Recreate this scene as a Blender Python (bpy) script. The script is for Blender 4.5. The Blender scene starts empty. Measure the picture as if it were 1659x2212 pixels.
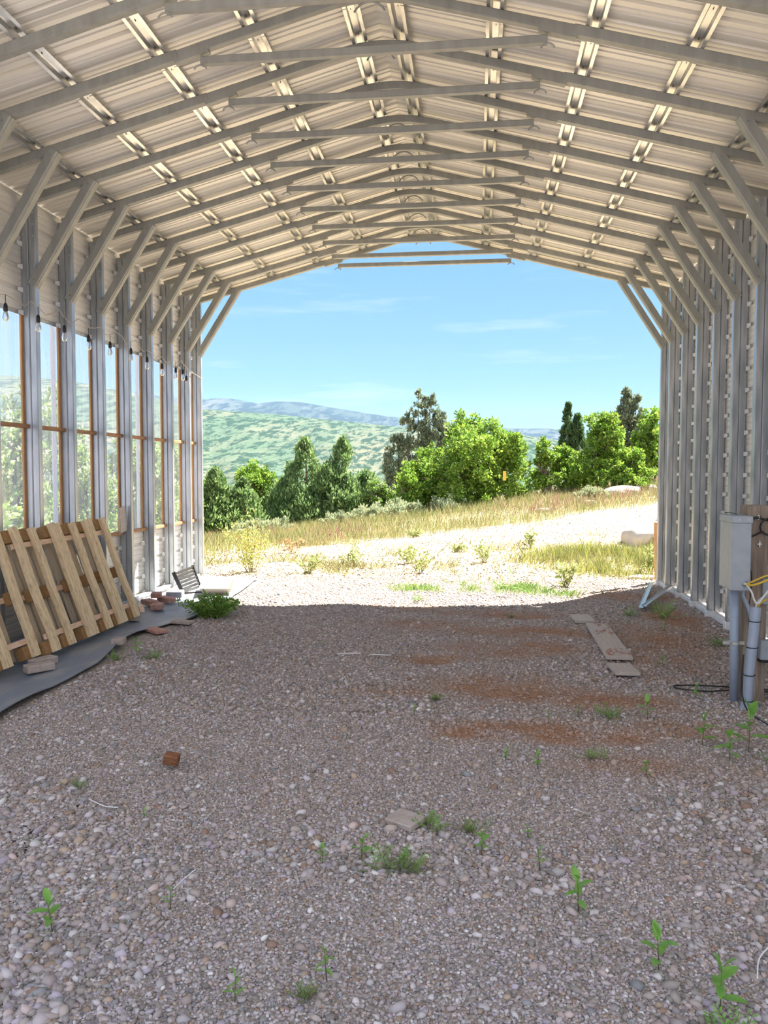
import bpy, math, random
import numpy as np
from mathutils import Vector, Matrix

SC = bpy.context.scene
COL = SC.collection
random.seed(7)
RNG = np.random.default_rng(7)

# ------------------------------------------------------------------ camera
cam_d = bpy.data.cameras.new('camera')
cam = bpy.data.objects.new('camera', cam_d)
COL.objects.link(cam)
cam_d.sensor_fit = 'VERTICAL'
cam_d.sensor_height = 24.0
cam_d.lens = 24.0 * 1676.1 / 2212.0
cam_d.clip_end = 20000
PITCH, YAW, ROLL = -0.0514, 0.1182, 0.0013
fw = Vector((-math.sin(YAW) * math.cos(PITCH), math.cos(YAW) * math.cos(PITCH), math.sin(PITCH)))
r0 = Vector((math.cos(YAW), math.sin(YAW), 0))
u0 = r0.cross(fw)
rr = r0 * math.cos(ROLL) + u0 * math.sin(ROLL)
uu = -r0 * math.sin(ROLL) + u0 * math.cos(ROLL)
cam.matrix_world = Matrix(((rr.x, uu.x, -fw.x, 0.7295), (rr.y, uu.y, -fw.y, 0.0), (rr.z, uu.z, -fw.z, 1.5029), (0, 0, 0, 1)))
SC.camera = cam

# ------------------------------------------------------------------ light, sky, exposure
SC.view_settings.view_transform = 'Standard'
SC.view_settings.look = 'None'
SC.view_settings.gamma = 1.0
SC.view_settings.use_curve_mapping = False
SC.view_settings.exposure = 1.62

sun_d = bpy.data.lights.new('sun', 'SUN')
sun_d.energy = 8.3
sun_d.angle = math.radians(0.53)
sun_d.color = (1.0, 0.94, 0.83)
sun = bpy.data.objects.new('sun', sun_d)
COL.objects.link(sun)
SUN_DIR = Vector((0.466, 0.51, 1.0)).normalized()
sun.rotation_euler = SUN_DIR.to_track_quat('Z', 'Y').to_euler()
sun.location = (20, 20, 40)

world = bpy.data.worlds.new('world')
SC.world = world
world.use_nodes = True
wn, wl = world.node_tree.nodes, world.node_tree.links
wn.clear()
w_out = wn.new('ShaderNodeOutputWorld')
w_bg = wn.new('ShaderNodeBackground')
w_bg.inputs['Strength'].default_value = 0.445
w_tc = wn.new('ShaderNodeTexCoord')
w_sep = wn.new('ShaderNodeSeparateXYZ')
w_ramp = wn.new('ShaderNodeValToRGB')
els = w_ramp.color_ramp.elements
els[0].position = 0.0
els[0].color = (0.32, 0.52, 0.72, 1)
els[1].position = 1.0
els[1].color = (0.16, 0.32, 0.66, 1)
for p, c in ((0.10, (0.22, 0.46, 0.74, 1)), (0.24, (0.185, 0.405, 0.72, 1)), (0.5, (0.17, 0.38, 0.72, 1))):
    e = els.new(p)
    e.color = c
w_map = wn.new('ShaderNodeMapping')
w_map.inputs['Scale'].default_value = (1.1, 1.1, 11.0)
w_noise = wn.new('ShaderNodeTexNoise')
w_noise.inputs['Scale'].default_value = 2.6
w_noise.inputs['Detail'].default_value = 5
w_noise.inputs['Roughness'].default_value = 0.6
w_cr = wn.new('ShaderNodeValToRGB')
w_cr.color_ramp.elements[0].position = 0.53
w_cr.color_ramp.elements[0].color = (0, 0, 0, 1)
w_cr.color_ramp.elements[1].position = 0.82
w_cr.color_ramp.elements[1].color = (0.75, 0.75, 0.75, 1)
w_mix = wn.new('ShaderNodeMixRGB')
w_mix.inputs['Color2'].default_value = (0.62, 0.72, 0.82, 1)
wl.new(w_tc.outputs['Generated'], w_sep.inputs[0])
wl.new(w_sep.outputs['Z'], w_ramp.inputs[0])
wl.new(w_tc.outputs['Generated'], w_map.inputs[0])
wl.new(w_map.outputs[0], w_noise.inputs[0])
wl.new(w_noise.outputs[0], w_cr.inputs[0])
wl.new(w_cr.outputs[0], w_mix.inputs[0])
wl.new(w_ramp.outputs[0], w_mix.inputs['Color1'])
# brighter white sky added behind the camera to fill the interior light
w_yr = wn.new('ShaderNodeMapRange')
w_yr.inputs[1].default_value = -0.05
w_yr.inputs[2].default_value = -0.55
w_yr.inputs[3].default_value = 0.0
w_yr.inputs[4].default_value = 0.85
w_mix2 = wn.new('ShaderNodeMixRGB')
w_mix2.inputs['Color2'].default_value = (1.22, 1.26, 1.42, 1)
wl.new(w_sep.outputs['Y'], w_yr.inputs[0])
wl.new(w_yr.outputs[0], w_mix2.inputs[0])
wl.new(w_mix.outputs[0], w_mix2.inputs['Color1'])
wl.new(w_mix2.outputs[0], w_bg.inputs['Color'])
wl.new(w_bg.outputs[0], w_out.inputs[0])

# ------------------------------------------------------------------ materials
def pmat(name, col, rough=0.6, metal=0.0, col2=None, scale=8.0, stretch=(1, 1, 1), detail=4, lo=0.35, hi=0.65,
         bump=0.0, bscale=None, spec=0.5, attr=None, coord='Object'):
    m = bpy.data.materials.new(name)
    m.use_nodes = True
    n, l = m.node_tree.nodes, m.node_tree.links
    b = n['Principled BSDF']
    b.inputs['Roughness'].default_value = rough
    b.inputs['Metallic'].default_value = metal
    b.inputs['Specular IOR Level'].default_value = spec
    b.inputs['Base Color'].default_value = (*col, 1)
    tc = n.new('ShaderNodeTexCoord')
    mp = n.new('ShaderNodeMapping')
    mp.inputs['Scale'].default_value = stretch
    l.new(tc.outputs[coord], mp.inputs[0])
    if col2 is not None:
        nz = n.new('ShaderNodeTexNoise')
        nz.inputs['Scale'].default_value = scale
        nz.inputs['Detail'].default_value = detail
        l.new(mp.outputs[0], nz.inputs['Vector'])
        r = n.new('ShaderNodeMapRange')
        r.inputs[1].default_value = lo
        r.inputs[2].default_value = hi
        l.new(nz.outputs[0], r.inputs[0])
        mx = n.new('ShaderNodeMixRGB')
        mx.inputs['Color1'].default_value = (*col, 1)
        mx.inputs['Color2'].default_value = (*col2, 1)
        l.new(r.outputs[0], mx.inputs[0])
        l.new(mx.outputs[0], b.inputs['Base Color'])
    if bump:
        bz = n.new('ShaderNodeTexNoise')
        bz.inputs['Scale'].default_value = bscale or scale
        bz.inputs['Detail'].default_value = 4
        l.new(mp.outputs[0], bz.inputs['Vector'])
        bn = n.new('ShaderNodeBump')
        bn.inputs['Strength'].default_value = bump
        bn.inputs['Distance'].default_value = 0.01
        l.new(bz.outputs[0], bn.inputs['Height'])
        l.new(bn.outputs[0], b.inputs['Normal'])
    return m

def attr_mat(name, rough=0.8, translucent=0.0, spec=0.3):
    """base colour from the per-point colour attribute 'tint' (each stone, leaf or blade has its own colour)"""
    m = bpy.data.materials.new(name)
    m.use_nodes = True
    n, l = m.node_tree.nodes, m.node_tree.links
    b = n['Principled BSDF']
    b.inputs['Roughness'].default_value = rough
    b.inputs['Specular IOR Level'].default_value = spec
    a = n.new('ShaderNodeAttribute')
    a.attribute_name = 'tint'
    l.new(a.outputs['Color'], b.inputs['Base Color'])
    if translucent:
        t = n.new('ShaderNodeBsdfTranslucent')
        l.new(a.outputs['Color'], t.inputs['Color'])
        mx = n.new('ShaderNodeMixShader')
        mx.inputs[0].default_value = translucent
        l.new(b.outputs[0], mx.inputs[1])
        l.new(t.outputs[0], mx.inputs[2])
        l.new(mx.outputs[0], n['Material Output'].inputs['Surface'])
    return m

M = {}
M['galv'] = pmat('galvanised_tube', (0.27, 0.275, 0.255), 0.5, 0.15, (0.35, 0.355, 0.33), 14, (1, 1, 0.25), 6, 0.3, 0.7, 0.05)
M['galv_post'] = pmat('galvanised_post', (0.30, 0.33, 0.36), 0.34, 0.55, (0.50, 0.52, 0.55), 5, (2.5, 2.5, 0.5), 8, 0.35, 0.68, 0.05)
M['hat'] = pmat('bright_galvanised_channel', (0.74, 0.74, 0.72), 0.24, 0.75, (0.5, 0.5, 0.5), 3, (1, 2.2, 1), 3, 0.35, 0.7)
M['panel'] = pmat('cream_roof_sheet', (0.86, 0.825, 0.75), 0.28, 0.08, (0.77, 0.735, 0.67), 2.2, (0.25, 7, 1), 4, 0.4, 0.75, 0.0)
M['siding'] = pmat('cream_wall_sheet', (0.84, 0.82, 0.77), 0.4, 0.05, (0.76, 0.74, 0.70), 3, (1, 0.3, 8), 4, 0.4, 0.7)
M['dark'] = pmat('dark_line', (0.05, 0.05, 0.05), 0.8)
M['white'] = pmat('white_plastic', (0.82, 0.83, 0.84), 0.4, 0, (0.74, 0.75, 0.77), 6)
M['stud'] = pmat('raw_pine_stud', (0.60, 0.34, 0.16), 0.75, 0, (0.42, 0.22, 0.10), 10, (6, 6, 0.6), 5, 0.3, 0.7)
M['rail'] = pmat('stained_rail_wood', (0.30, 0.15, 0.08), 0.75, 0, (0.46, 0.26, 0.13), 9, (6, 0.7, 6), 5, 0.35, 0.7)
M['pallet'] = pmat('pallet_pine', (0.74, 0.58, 0.36), 0.75, 0, (0.42, 0.30, 0.18), 12, (4, 4, 1.3), 8, 0.48, 0.78, 0.15)
M['pallet_back'] = pmat('pallet_grey_board', (0.55, 0.44, 0.30), 0.8, 0, (0.38, 0.32, 0.24), 12, (5, 5, 0.8), 8, 0.4, 0.75, 0.15)
M['pallet_cross'] = pmat('pallet_cross_board', (0.82, 0.58, 0.42), 0.75, 0, (0.60, 0.40, 0.27), 12, (5, 0.8, 5), 8, 0.42, 0.75, 0.1)
M['block'] = pmat('pressed_wood_block', (0.36, 0.21, 0.085), 0.85, 0, (0.27, 0.15, 0.06), 60)
M['mat'] = pmat('rubber_conveyor_mat', (0.19, 0.235, 0.30), 0.42, 0, (0.37, 0.37, 0.37), 2.2, (2.5, 1, 1), 9, 0.45, 0.75, 0.25, 14)
M['sheet'] = pmat('pale_sheet', (0.42, 0.43, 0.46), 0.6, 0, (0.20, 0.22, 0.27), 3, (1, 1, 1), 8, 0.45, 0.7)
M['plank'] = pmat('weathered_plank', (0.50, 0.445, 0.40), 0.85, 0, (0.42, 0.36, 0.31), 9, (6, 0.8, 6), 8, 0.35, 0.7, 0.2)
M['brick'] = pmat('red_paver_brick', (0.38, 0.19, 0.15), 0.9, 0, (0.50, 0.30, 0.25), 25, (1, 1, 1), 5, 0.3, 0.7, 0.2)
M['paver'] = pmat('dusty_paver', (0.36, 0.29, 0.25), 0.9, 0, (0.46, 0.40, 0.36), 25, (1, 1, 1), 5, 0.3, 0.7, 0.2)
M['post'] = pmat('weathered_timber', (0.20, 0.15, 0.115), 0.85, 0, (0.34, 0.28, 0.22), 8, (6, 6, 0.6), 8, 0.35, 0.7, 0.25)
M['ebox'] = pmat('grey_painted_steel', (0.30, 0.34, 0.38), 0.42, 0, (0.34, 0.38, 0.42), 20)
M['pvc'] = pmat('grey_pvc', (0.30, 0.36, 0.46), 0.4, 0, (0.34, 0.40, 0.50), 20)
M['black'] = pmat('black_plastic', (0.012, 0.012, 0.014), 0.45)
M['blackm'] = pmat('black_metal', (0.02, 0.02, 0.02), 0.35)
M['steel'] = pmat('zinc_steel', (0.6, 0.62, 0.62), 0.3, 0.8)
M['yellow'] = pmat('yellow_cable', (0.62, 0.42, 0.05), 0.45)
M['cable_w'] = pmat('white_cable', (0.62, 0.63, 0.60), 0.45)
M['cable_g'] = pmat('green_wire', (0.02, 0.09, 0.05), 0.45)
M['rust_wood'] = pmat('dark_brown_wood', (0.14, 0.05, 0.02), 0.8, 0, (0.28, 0.12, 0.05), 30, (1, 5, 5))
M['pan'] = pmat('pale_pan', (0.60, 0.52, 0.42), 0.5, 0, (0.5, 0.43, 0.35), 8)
M['string'] = pmat('white_string', (0.75, 0.75, 0.76), 0.6)
M['bark'] = pmat('tree_bark', (0.14, 0.10, 0.075), 0.9, 0, (0.24, 0.19, 0.15), 12)
M['tagm'] = pmat('orange_tag', (0.85, 0.45, 0.05), 0.6)
M['boulder'] = pmat('granite_boulder', (0.50, 0.44, 0.38), 0.9, 0, (0.33, 0.27, 0.24), 3, (1, 1, 1), 9, 0.45, 0.7, 0.6, 6)
M['leaf'] = attr_mat('leaf', 0.55, 0.45)
M['grass'] = attr_mat('grass', 0.7, 0.3)
M['stone'] = attr_mat('gravel_stone', 0.85, 0, 0.25)

g = bpy.data.materials.new('clear_plastic_sheet')
g.use_nodes = True
gn, gl = g.node_tree.nodes, g.node_tree.links
gn.clear()
go = gn.new('ShaderNodeOutputMaterial')
gt = gn.new('ShaderNodeBsdfTransparent')
gt.inputs[0].default_value = (0.93, 0.96, 0.98, 1)
gd = gn.new('ShaderNodeBsdfTranslucent')
gd.inputs[0].default_value = (0.9, 0.92, 0.94, 1)
gg = gn.new('ShaderNodeBsdfGlossy')
gg.inputs['Roughness'].default_value = 0.12
gm1 = gn.new('ShaderNodeMixShader')
gm2 = gn.new('ShaderNodeMixShader')
gnz = gn.new('ShaderNodeTexNoise')
gtc = gn.new('ShaderNodeTexCoord')
gmp = gn.new('ShaderNodeMapping')
gmp.inputs['Scale'].default_value = (1, 6, 0.5)
gnz.inputs['Scale'].default_value = 2.0
gmr = gn.new('ShaderNodeMapRange')
gmr.inputs[1].default_value = 0.35
gmr.inputs[2].default_value = 0.7
gmr.inputs[3].default_value = 0.20
gmr.inputs[4].default_value = 0.40
gl.new(gtc.outputs['Object'], gmp.inputs[0])
gl.new(gmp.outputs[0], gnz.inputs[0])
gl.new(gnz.outputs[0], gmr.inputs[0])
gl.new(gmr.outputs[0], gm1.inputs[0])
gl.new(gt.outputs[0], gm1.inputs[1])
gl.new(gd.outputs[0], gm1.inputs[2])
gm2.inputs[0].default_value = 0.05
gl.new(gm1.outputs[0], gm2.inputs[1])
gl.new(gg.outputs[0], gm2.inputs[2])
gl.new(gm2.outputs[0], go.inputs[0])
M['clear'] = g

gb = bpy.data.materials.new('bulb_glass')
gb.use_nodes = True
bb = gb.node_tree.nodes['Principled BSDF']
bb.inputs['Transmission Weight'].default_value = 0.9
bb.inputs['Roughness'].default_value = 0.05
bb.inputs['IOR'].default_value = 1.2
bb.inputs['Base Color'].default_value = (0.97, 0.97, 0.97, 1)
M['bulb'] = gb

ss = bpy.data.materials.new('milky_overlap_strip')
ss.use_nodes = True
sn, sl_ = ss.node_tree.nodes, ss.node_tree.links
st_ = sn.new('ShaderNodeBsdfTranslucent'); st_.inputs[0].default_value = (0.9, 0.9, 0.93, 1)
sm_ = sn.new('ShaderNodeMixShader'); sm_.inputs[0].default_value = 0.75
sn['Principled BSDF'].inputs['Base Color'].default_value = (0.85, 0.86, 0.9, 1)
sl_.new(sn['Principled BSDF'].outputs[0], sm_.inputs[1]); sl_.new(st_.outputs[0], sm_.inputs[2]); sl_.new(sm_.outputs[0], sn['Material Output'].inputs['Surface'])
M['seam'] = ss

# ------------------------------------------------------------------ helpers
def tag(o, label=None, cat=None, group=None, kind=None):
    if label: o['label'] = label
    if cat: o['category'] = cat
    if group: o['group'] = group
    if kind: o['kind'] = kind
    return o

def empty(name, loc=(0, 0, 0), rot=(0, 0, 0), label=None, cat=None, group=None):
    o = bpy.data.objects.new(name, None)
    COL.objects.link(o)
    o.empty_display_size = 0.1
    o.location = loc
    o.rotation_euler = rot
    return tag(o, label, cat, group)

class MB:
    def __init__(s):
        s.v, s.f, s.mi = [], [], []
    def add(s, vs, fs, mi=0):
        o = len(s.v)
        s.v += [tuple(v) for v in vs]
        s.f += [tuple(i + o for i in f) for f in fs]
        s.mi += [mi] * len(fs)
        return s
    def box(s, c, d, rot=None, mi=0):
        x, y, z = d[0] / 2, d[1] / 2, d[2] / 2
        vs = [Vector((a * x, b * y, e * z)) for a in (-1, 1) for b in (-1, 1) for e in (-1, 1)]
        if rot is not None:
            vs = [rot @ v for v in vs]
        c = Vector(c)
        vs = [v + c for v in vs]
        return s.add(vs, [(0, 1, 3, 2), (4, 6, 7, 5), (0, 4, 5, 1), (2, 3, 7, 6), (0, 2, 6, 4), (1, 5, 7, 3)], mi)
    def cbox(s, c, d, ch=0.003, rot=None, mi=0):
        """box whose long z edges are chamfered and whose ends are bevelled in"""
        x, y, z = d[0] / 2, d[1] / 2, d[2] / 2
        prof = [(-x + ch, -y), (x - ch, -y), (x, -y + ch), (x, y - ch), (x - ch, y), (-x + ch, y), (-x, y - ch), (-x, -y + ch)]
        inn = [(a * (x - ch) / x, b * (y - ch) / y) for a, b in prof]
        vs = [Vector((a, b, -z)) for a, b in inn] + [Vector((a, b, -z + ch)) for a, b in prof] + \
             [Vector((a, b, z - ch)) for a, b in prof] + [Vector((a, b, z)) for a, b in inn]
        if rot is not None:
            vs = [rot @ v for v in vs]
        c = Vector(c)
        vs = [v + c for v in vs]
        fs = [tuple(range(7, -1, -1)), tuple(range(24, 32))]
        for k in range(3):
            for i in range(8):
                j = (i + 1) % 8
                fs.append((k * 8 + i, k * 8 + j, (k + 1) * 8 + j, (k + 1) * 8 + i))
        return s.add(vs, fs, mi)
    def sweep(s, prof, path, xdirs, ydirs, closed=True, caps=True, mi=0):
        """sweep a 2D profile along path points with given frame directions"""
        n = len(prof)
        vs = []
        for p, xd, yd in zip(path, xdirs, ydirs):
            p = Vector(p); xd = Vector(xd); yd = Vector(yd)
            vs += [p + xd * a + yd * b for a, b in prof]
        fs = []
        m = n if closed else n - 1
        for k in range(len(path) - 1):
            for i in range(m):
                j = (i + 1) % n
                fs.append((k * n + i, k * n + j, (k + 1) * n + j, (k + 1) * n + i))
        if caps and closed:
            fs.append(tuple(range(n - 1, -1, -1)))
            fs.append(tuple(range((len(path) - 1) * n, len(path) * n)))
        return s.add(vs, fs, mi)
    def tube(s, pts, r, n=8, mi=0, caps=True):
        pts = [Vector(p) for p in pts]
        rs = r if isinstance(r, (list, tuple)) else [r] * len(pts)
        vs = []
        up = Vector((0, 0, 1))
        prev = None
        for i, p in enumerate(pts):
            d = (pts[min(i + 1, len(pts) - 1)] - pts[max(i - 1, 0)])
            d = d.normalized() if d.length > 1e-9 else Vector((0, 0, 1))
            if prev is None:
                a = d.cross(up)
                if a.length < 0.1: a = d.cross(Vector((1, 0, 0)))
            else:
                a = prev - d * prev.dot(d)
            a.normalize(); prev = a
            b = d.cross(a)
            for k in range(n):
                t = 2 * math.pi * k / n
                vs.append(p + (a * math.cos(t) + b * math.sin(t)) * rs[i])
        fs = []
        for i in range(len(pts) - 1):
            for k in range(n):
                j = (k + 1) % n
                fs.append((i * n + k, i * n + j, (i + 1) * n + j, (i + 1) * n + k))
        if caps:
            fs.append(tuple(range(n - 1, -1, -1)))
            fs.append(tuple(range((len(pts) - 1) * n, len(pts) * n)))
        return s.add(vs, fs, mi)
    def lathe(s, prof, c=(0, 0, 0), n=16, mi=0, rot=None):
        vs = []
        for r, z in prof:
            for k in range(n):
                t = 2 * math.pi * k / n
                v = Vector((r * math.cos(t), r * math.sin(t), z))
                if rot is not None: v = rot @ v
                vs.append(v + Vector(c))
        fs = []
        for i in range(len(prof) - 1):
            for k in range(n):
                j = (k + 1) % n
                fs.append((i * n + k, i * n + j, (i + 1) * n + j, (i + 1) * n + k))
        fs.append(tuple(range(n - 1, -1, -1)))
        fs.append(tuple(range((len(prof) - 1) * n, len(prof) * n)))
        return s.add(vs, fs, mi)
    def build(s, name, mat, parent=None, smooth=False, loc=None):
        me = bpy.data.meshes.new(name)
        me.from_pydata(s.v, [], s.f)
        for m in (mat if isinstance(mat, (list, tuple)) else [mat]):
            me.materials.append(m)
        if any(s.mi):
            me.polygons.foreach_set('material_index', s.mi)
        if smooth:
            me.polygons.foreach_set('use_smooth', [True] * len(s.f))
        me.update()
        o = bpy.data.objects.new(name, me)
        COL.objects.link(o)
        if parent is not None: o.parent = parent
        if loc is not None: o.location = loc
        return o

def mesh_np(name, V, F, mat, tint=None, parent=None, smooth=False):
    V = np.asarray(V, dtype=np.float32); F = np.asarray(F, dtype=np.int32)
    me = bpy.data.meshes.new(name)
    me.vertices.add(len(V)); me.vertices.foreach_set('co', V.ravel())
    k = F.shape[1]
    me.loops.add(F.size); me.loops.foreach_set('vertex_index', F.ravel())
    me.polygons.add(len(F))
    me.polygons.foreach_set('loop_start', np.arange(0, F.size, k, dtype=np.int32))
    me.polygons.foreach_set('loop_total', np.full(len(F), k, dtype=np.int32))
    if smooth: me.polygons.foreach_set('use_smooth', np.ones(len(F), dtype=bool))
    me.update(calc_edges=True)
    if tint is not None:
        a = me.color_attributes.new('tint', 'FLOAT_COLOR', 'POINT')
        c = np.ones((len(V), 4), dtype=np.float32); c[:, :3] = tint
        a.data.foreach_set('color', c.ravel())
    me.materials.append(mat)
    o = bpy.data.objects.new(name, me)
    COL.objects.link(o)
    if parent is not None: o.parent = parent
    return o

def copy_tree(o, parent=None):
    c = o.copy(); COL.objects.link(c)
    if parent is not None: c.parent = parent
    for ch in list(o.children):
        copy_tree(ch, c)
    return c

def vnoise(x, y, seed=0):
    """smooth value noise in [0,1]"""
    x = np.asarray(x, dtype=np.float64); y = np.asarray(y, dtype=np.float64)
    xi = np.floor(x).astype(np.int64); yi = np.floor(y).astype(np.int64)
    xf = x - xi; yf = y - yi
    u = xf * xf * (3 - 2 * xf); v = yf * yf * (3 - 2 * yf)
    def h(a, b):
        n = (a * 374761393 + b * 668265263 + seed * 1442695041) & 0x7fffffff
        n = ((n ^ (n >> 13)) * 1274126177) & 0x7fffffff
        n = n ^ (n >> 16)
        return (n & 0xffff) / 65535.0
    return (h(xi, yi) * (1 - u) + h(xi + 1, yi) * u) * (1 - v) + (h(xi, yi + 1) * (1 - u) + h(xi + 1, yi + 1) * u) * v

def fbm(x, y, oct=4, seed=0):
    a, s, t = 0.5, 0.0, 0.0
    for i in range(oct):
        s = s + a * vnoise(x * 2 ** i, y * 2 ** i, seed + i * 7); t += a; a *= 0.5
    return s / t

def sstep(a, b, x):
    t = np.clip((x - a) / (b - a), 0, 1)
    return t * t * (3 - 2 * t)

# ------------------------------------------------------------------ terrain
def ground_z(x, y):
    x = np.asarray(x, dtype=np.float64); y = np.asarray(y, dtype=np.float64)
    r = np.clip((y - 11.5) / 14.5, 0, 1.35)
    z = r * (0.26 + 0.135 * np.clip(x, -14, 16))
    z = z - 0.0075 * np.clip(y - 27, 0, 60) ** 2 * (1 - 0.75 * sstep(2, 8, x))
    side = np.clip(-x - 5.0, 0, 40)
    z = z - 0.035 * side * sstep(-2, 6, y) * (1 - sstep(16, 26, y))
    ins = sstep(11.5, 10.5, y) if False else 1.0
    # bumps
    near = 1 - sstep(12, 16, y)
    z = z + (fbm(x * 1.3 + 5, y * 1.3, 3, 3) - 0.5) * 0.06 * near
    z = z + (fbm(x * 0.5 + 5, y * 0.5, 3, 9) - 0.5) * 0.22 * (1 - near)
    # hollows and ruts in the gravel
    for cx, cy, rx, ry, d in ((0.45, 2.92, 0.36, 0.12, -0.045), (-0.25, 4.75, 0.3, 0.15, -0.03), (0.37, 6.2, 0.35, 0.15, -0.03),
                              (1.2, 8.3, 0.5, 0.22, -0.03), (1.0, 6.25, 0.35, 0.14, -0.03), (0.4, 2.62, 0.6, 0.14, 0.015)):
        z = z + d * np.exp(-((x - cx) / rx) ** 2 - ((y - cy) / ry) ** 2)
    return z

DIRT = [(0.40, 6.2, 0.33, 0.18, 1.0), (0.95, 5.35, 0.55, 0.4, 0.8), (1.25, 4.5, 0.55, 0.22, 0.95), (0.72, 4.48, 0.35, 0.2, 0.9), (1.55, 5.15, 0.5, 0.25, 0.8),
        (1.9, 4.6, 0.5, 0.2, 0.7), (1.2, 7.3, 0.9, 0.3, 0.75), (1.1, 6.6, 0.7, 0.3, 0.7), (2.75, 8.2, 0.3, 0.7, 1.0), (2.6, 9.6, 0.6, 0.5, 0.8),
        (2.4, 7.2, 0.6, 0.7, 0.6), (0.2, 5.2, 0.4, 0.2, 0.5), (1.6, 4.0, 0.6, 0.2, 0.45), (0.3, 7.6, 0.8, 0.3, 0.5), (0.0, 8.6, 0.6, 0.25, 0.5),
        (2.2, 6.2, 0.5, 0.5, 0.5), (1.0, 8.3, 0.8, 0.25, 0.75)]
def dirt_w(x, y):
    w = np.zeros_like(x)
    for cx, cy, rx, ry, a in DIRT:
        w = np.maximum(w, a * np.exp(-(((x - cx) / rx) ** 2 + ((y - cy) / ry) ** 2) ** 1.2))
    n = fbm(x * 5, y * 5, 4, 11)
    return np.clip(w * 1.5 * (0.1 + 1.6 * n) - 0.14, 0, 0.9)

def grid(x0, x1, y0, y1, nx, ny):
    xs = np.linspace(x0, x1, nx); ys = np.linspace(y0, y1, ny)
    X, Y = np.meshgrid(xs, ys)
    X = X.ravel(); Y = Y.ravel()
    i = np.arange((nx - 1) * (ny - 1)); r = i // (nx - 1); c = i % (nx - 1)
    a = r * nx + c
    F = np.stack([a, a + 1, a + nx + 1, a + nx], 1)
    return X, Y, F

def gmat():
    m = bpy.data.materials.new('gravel_ground')
    m.use_nodes = True
    n, l = m.node_tree.nodes, m.node_tree.links
    b = n['Principled BSDF']
    b.inputs['Roughness'].default_value = 0.95
    b.inputs['Specular IOR Level'].default_value = 0.15
    at = n.new('ShaderNodeAttribute'); at.attribute_name = 'tint'
    tc = n.new('ShaderNodeTexCoord')
    vo = n.new('ShaderNodeTexVoronoi'); vo.inputs['Scale'].default_value = 70
    l.new(tc.outputs['Object'], vo.inputs['Vector'])
    hs = n.new('ShaderNodeSeparateColor')
    l.new(vo.outputs['Color'], hs.inputs[0])
    mr = n.new('ShaderNodeMapRange')
    mr.inputs[3].default_value = 0.68; mr.inputs[4].default_value = 1.25
    l.new(hs.outputs[0], mr.inputs[0])
    mx = n.new('ShaderNodeVectorMath'); mx.operation = 'SCALE'
    l.new(at.outputs['Color'], mx.inputs[0]); l.new(mr.outputs[0], mx.inputs['Scale'])
    l.new(mx.outputs[0], b.inputs['Base Color'])
    nz = n.new('ShaderNodeTexNoise'); nz.inputs['Scale'].default_value = 35; nz.inputs['Detail'].default_value = 5
    l.new(tc.outputs['Object'], nz.inputs['Vector'])
    ad = n.new('ShaderNodeMath'); ad.operation = 'SUBTRACT'
    l.new(nz.outputs[0], ad.inputs[0]); l.new(vo.outputs['Distance'], ad.inputs[1])
    bn = n.new('ShaderNodeBump'); bn.inputs['Strength'].default_value = 0.8; bn.inputs['Distance'].default_value = 0.012
    l.new(ad.outputs[0], bn.inputs['Height']); l.new(bn.outputs[0], b.inputs['Normal'])
    return m
M['ground'] = gmat()

def ground_tint(X, Y):
    base = np.array([0.40, 0.335, 0.285])
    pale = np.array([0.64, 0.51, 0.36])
    red = np.array([0.37, 0.205, 0.125])
    grey = np.array([0.40, 0.35, 0.33])
    n = fbm(X * 1.5, Y * 1.5, 4, 21)[:, None]
    c = base * (1 - n) + grey * n
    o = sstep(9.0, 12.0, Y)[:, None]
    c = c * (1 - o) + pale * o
    d = dirt_w(X, Y)[:, None] * (1 - o)
    c = c * (1 - d) + red * d
    # strip of soil under the verge grass on the far side of the track
    v = (sstep(0.0, 1.2, Y - (18.2 + 0.55 * np.clip(X, -20, 20))) * 0.75)[:, None]
    c = c * (1 - v) + np.array([0.34, 0.27, 0.15]) * v
    return c

X, Y, F = grid(-4.4, 4.4, 1.0, 11.6, 300, 360)
Z = ground_z(X, Y)
floor = mesh_np('floor', np.stack([X, Y, Z], 1), F, M['ground'], ground_tint(X, Y), smooth=True)
tag(floor, kind='structure')
# surrounding yard and slope: four patches round the shed floor
def patch(name, x0, x1, y0, y1, nx, ny):
    X, Y, F = grid(x0, x1, y0, y1, nx, ny)
    o = mesh_np(name, np.stack([X, Y, ground_z(X, Y)], 1), F, M['ground'], ground_tint(X, Y), smooth=True)
    return tag(o, kind='structure')
patch('terrain_yard', -40, 40, 11.6, 70, 330, 300)
patch('terrain_left', -40, -4.4, -14, 11.6, 130, 100)
patch('terrain_right', 4.4, 40, -14, 11.6, 130, 100)
patch('terrain_front', -4.4, 4.4, -14, 1.0, 60, 90)

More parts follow.
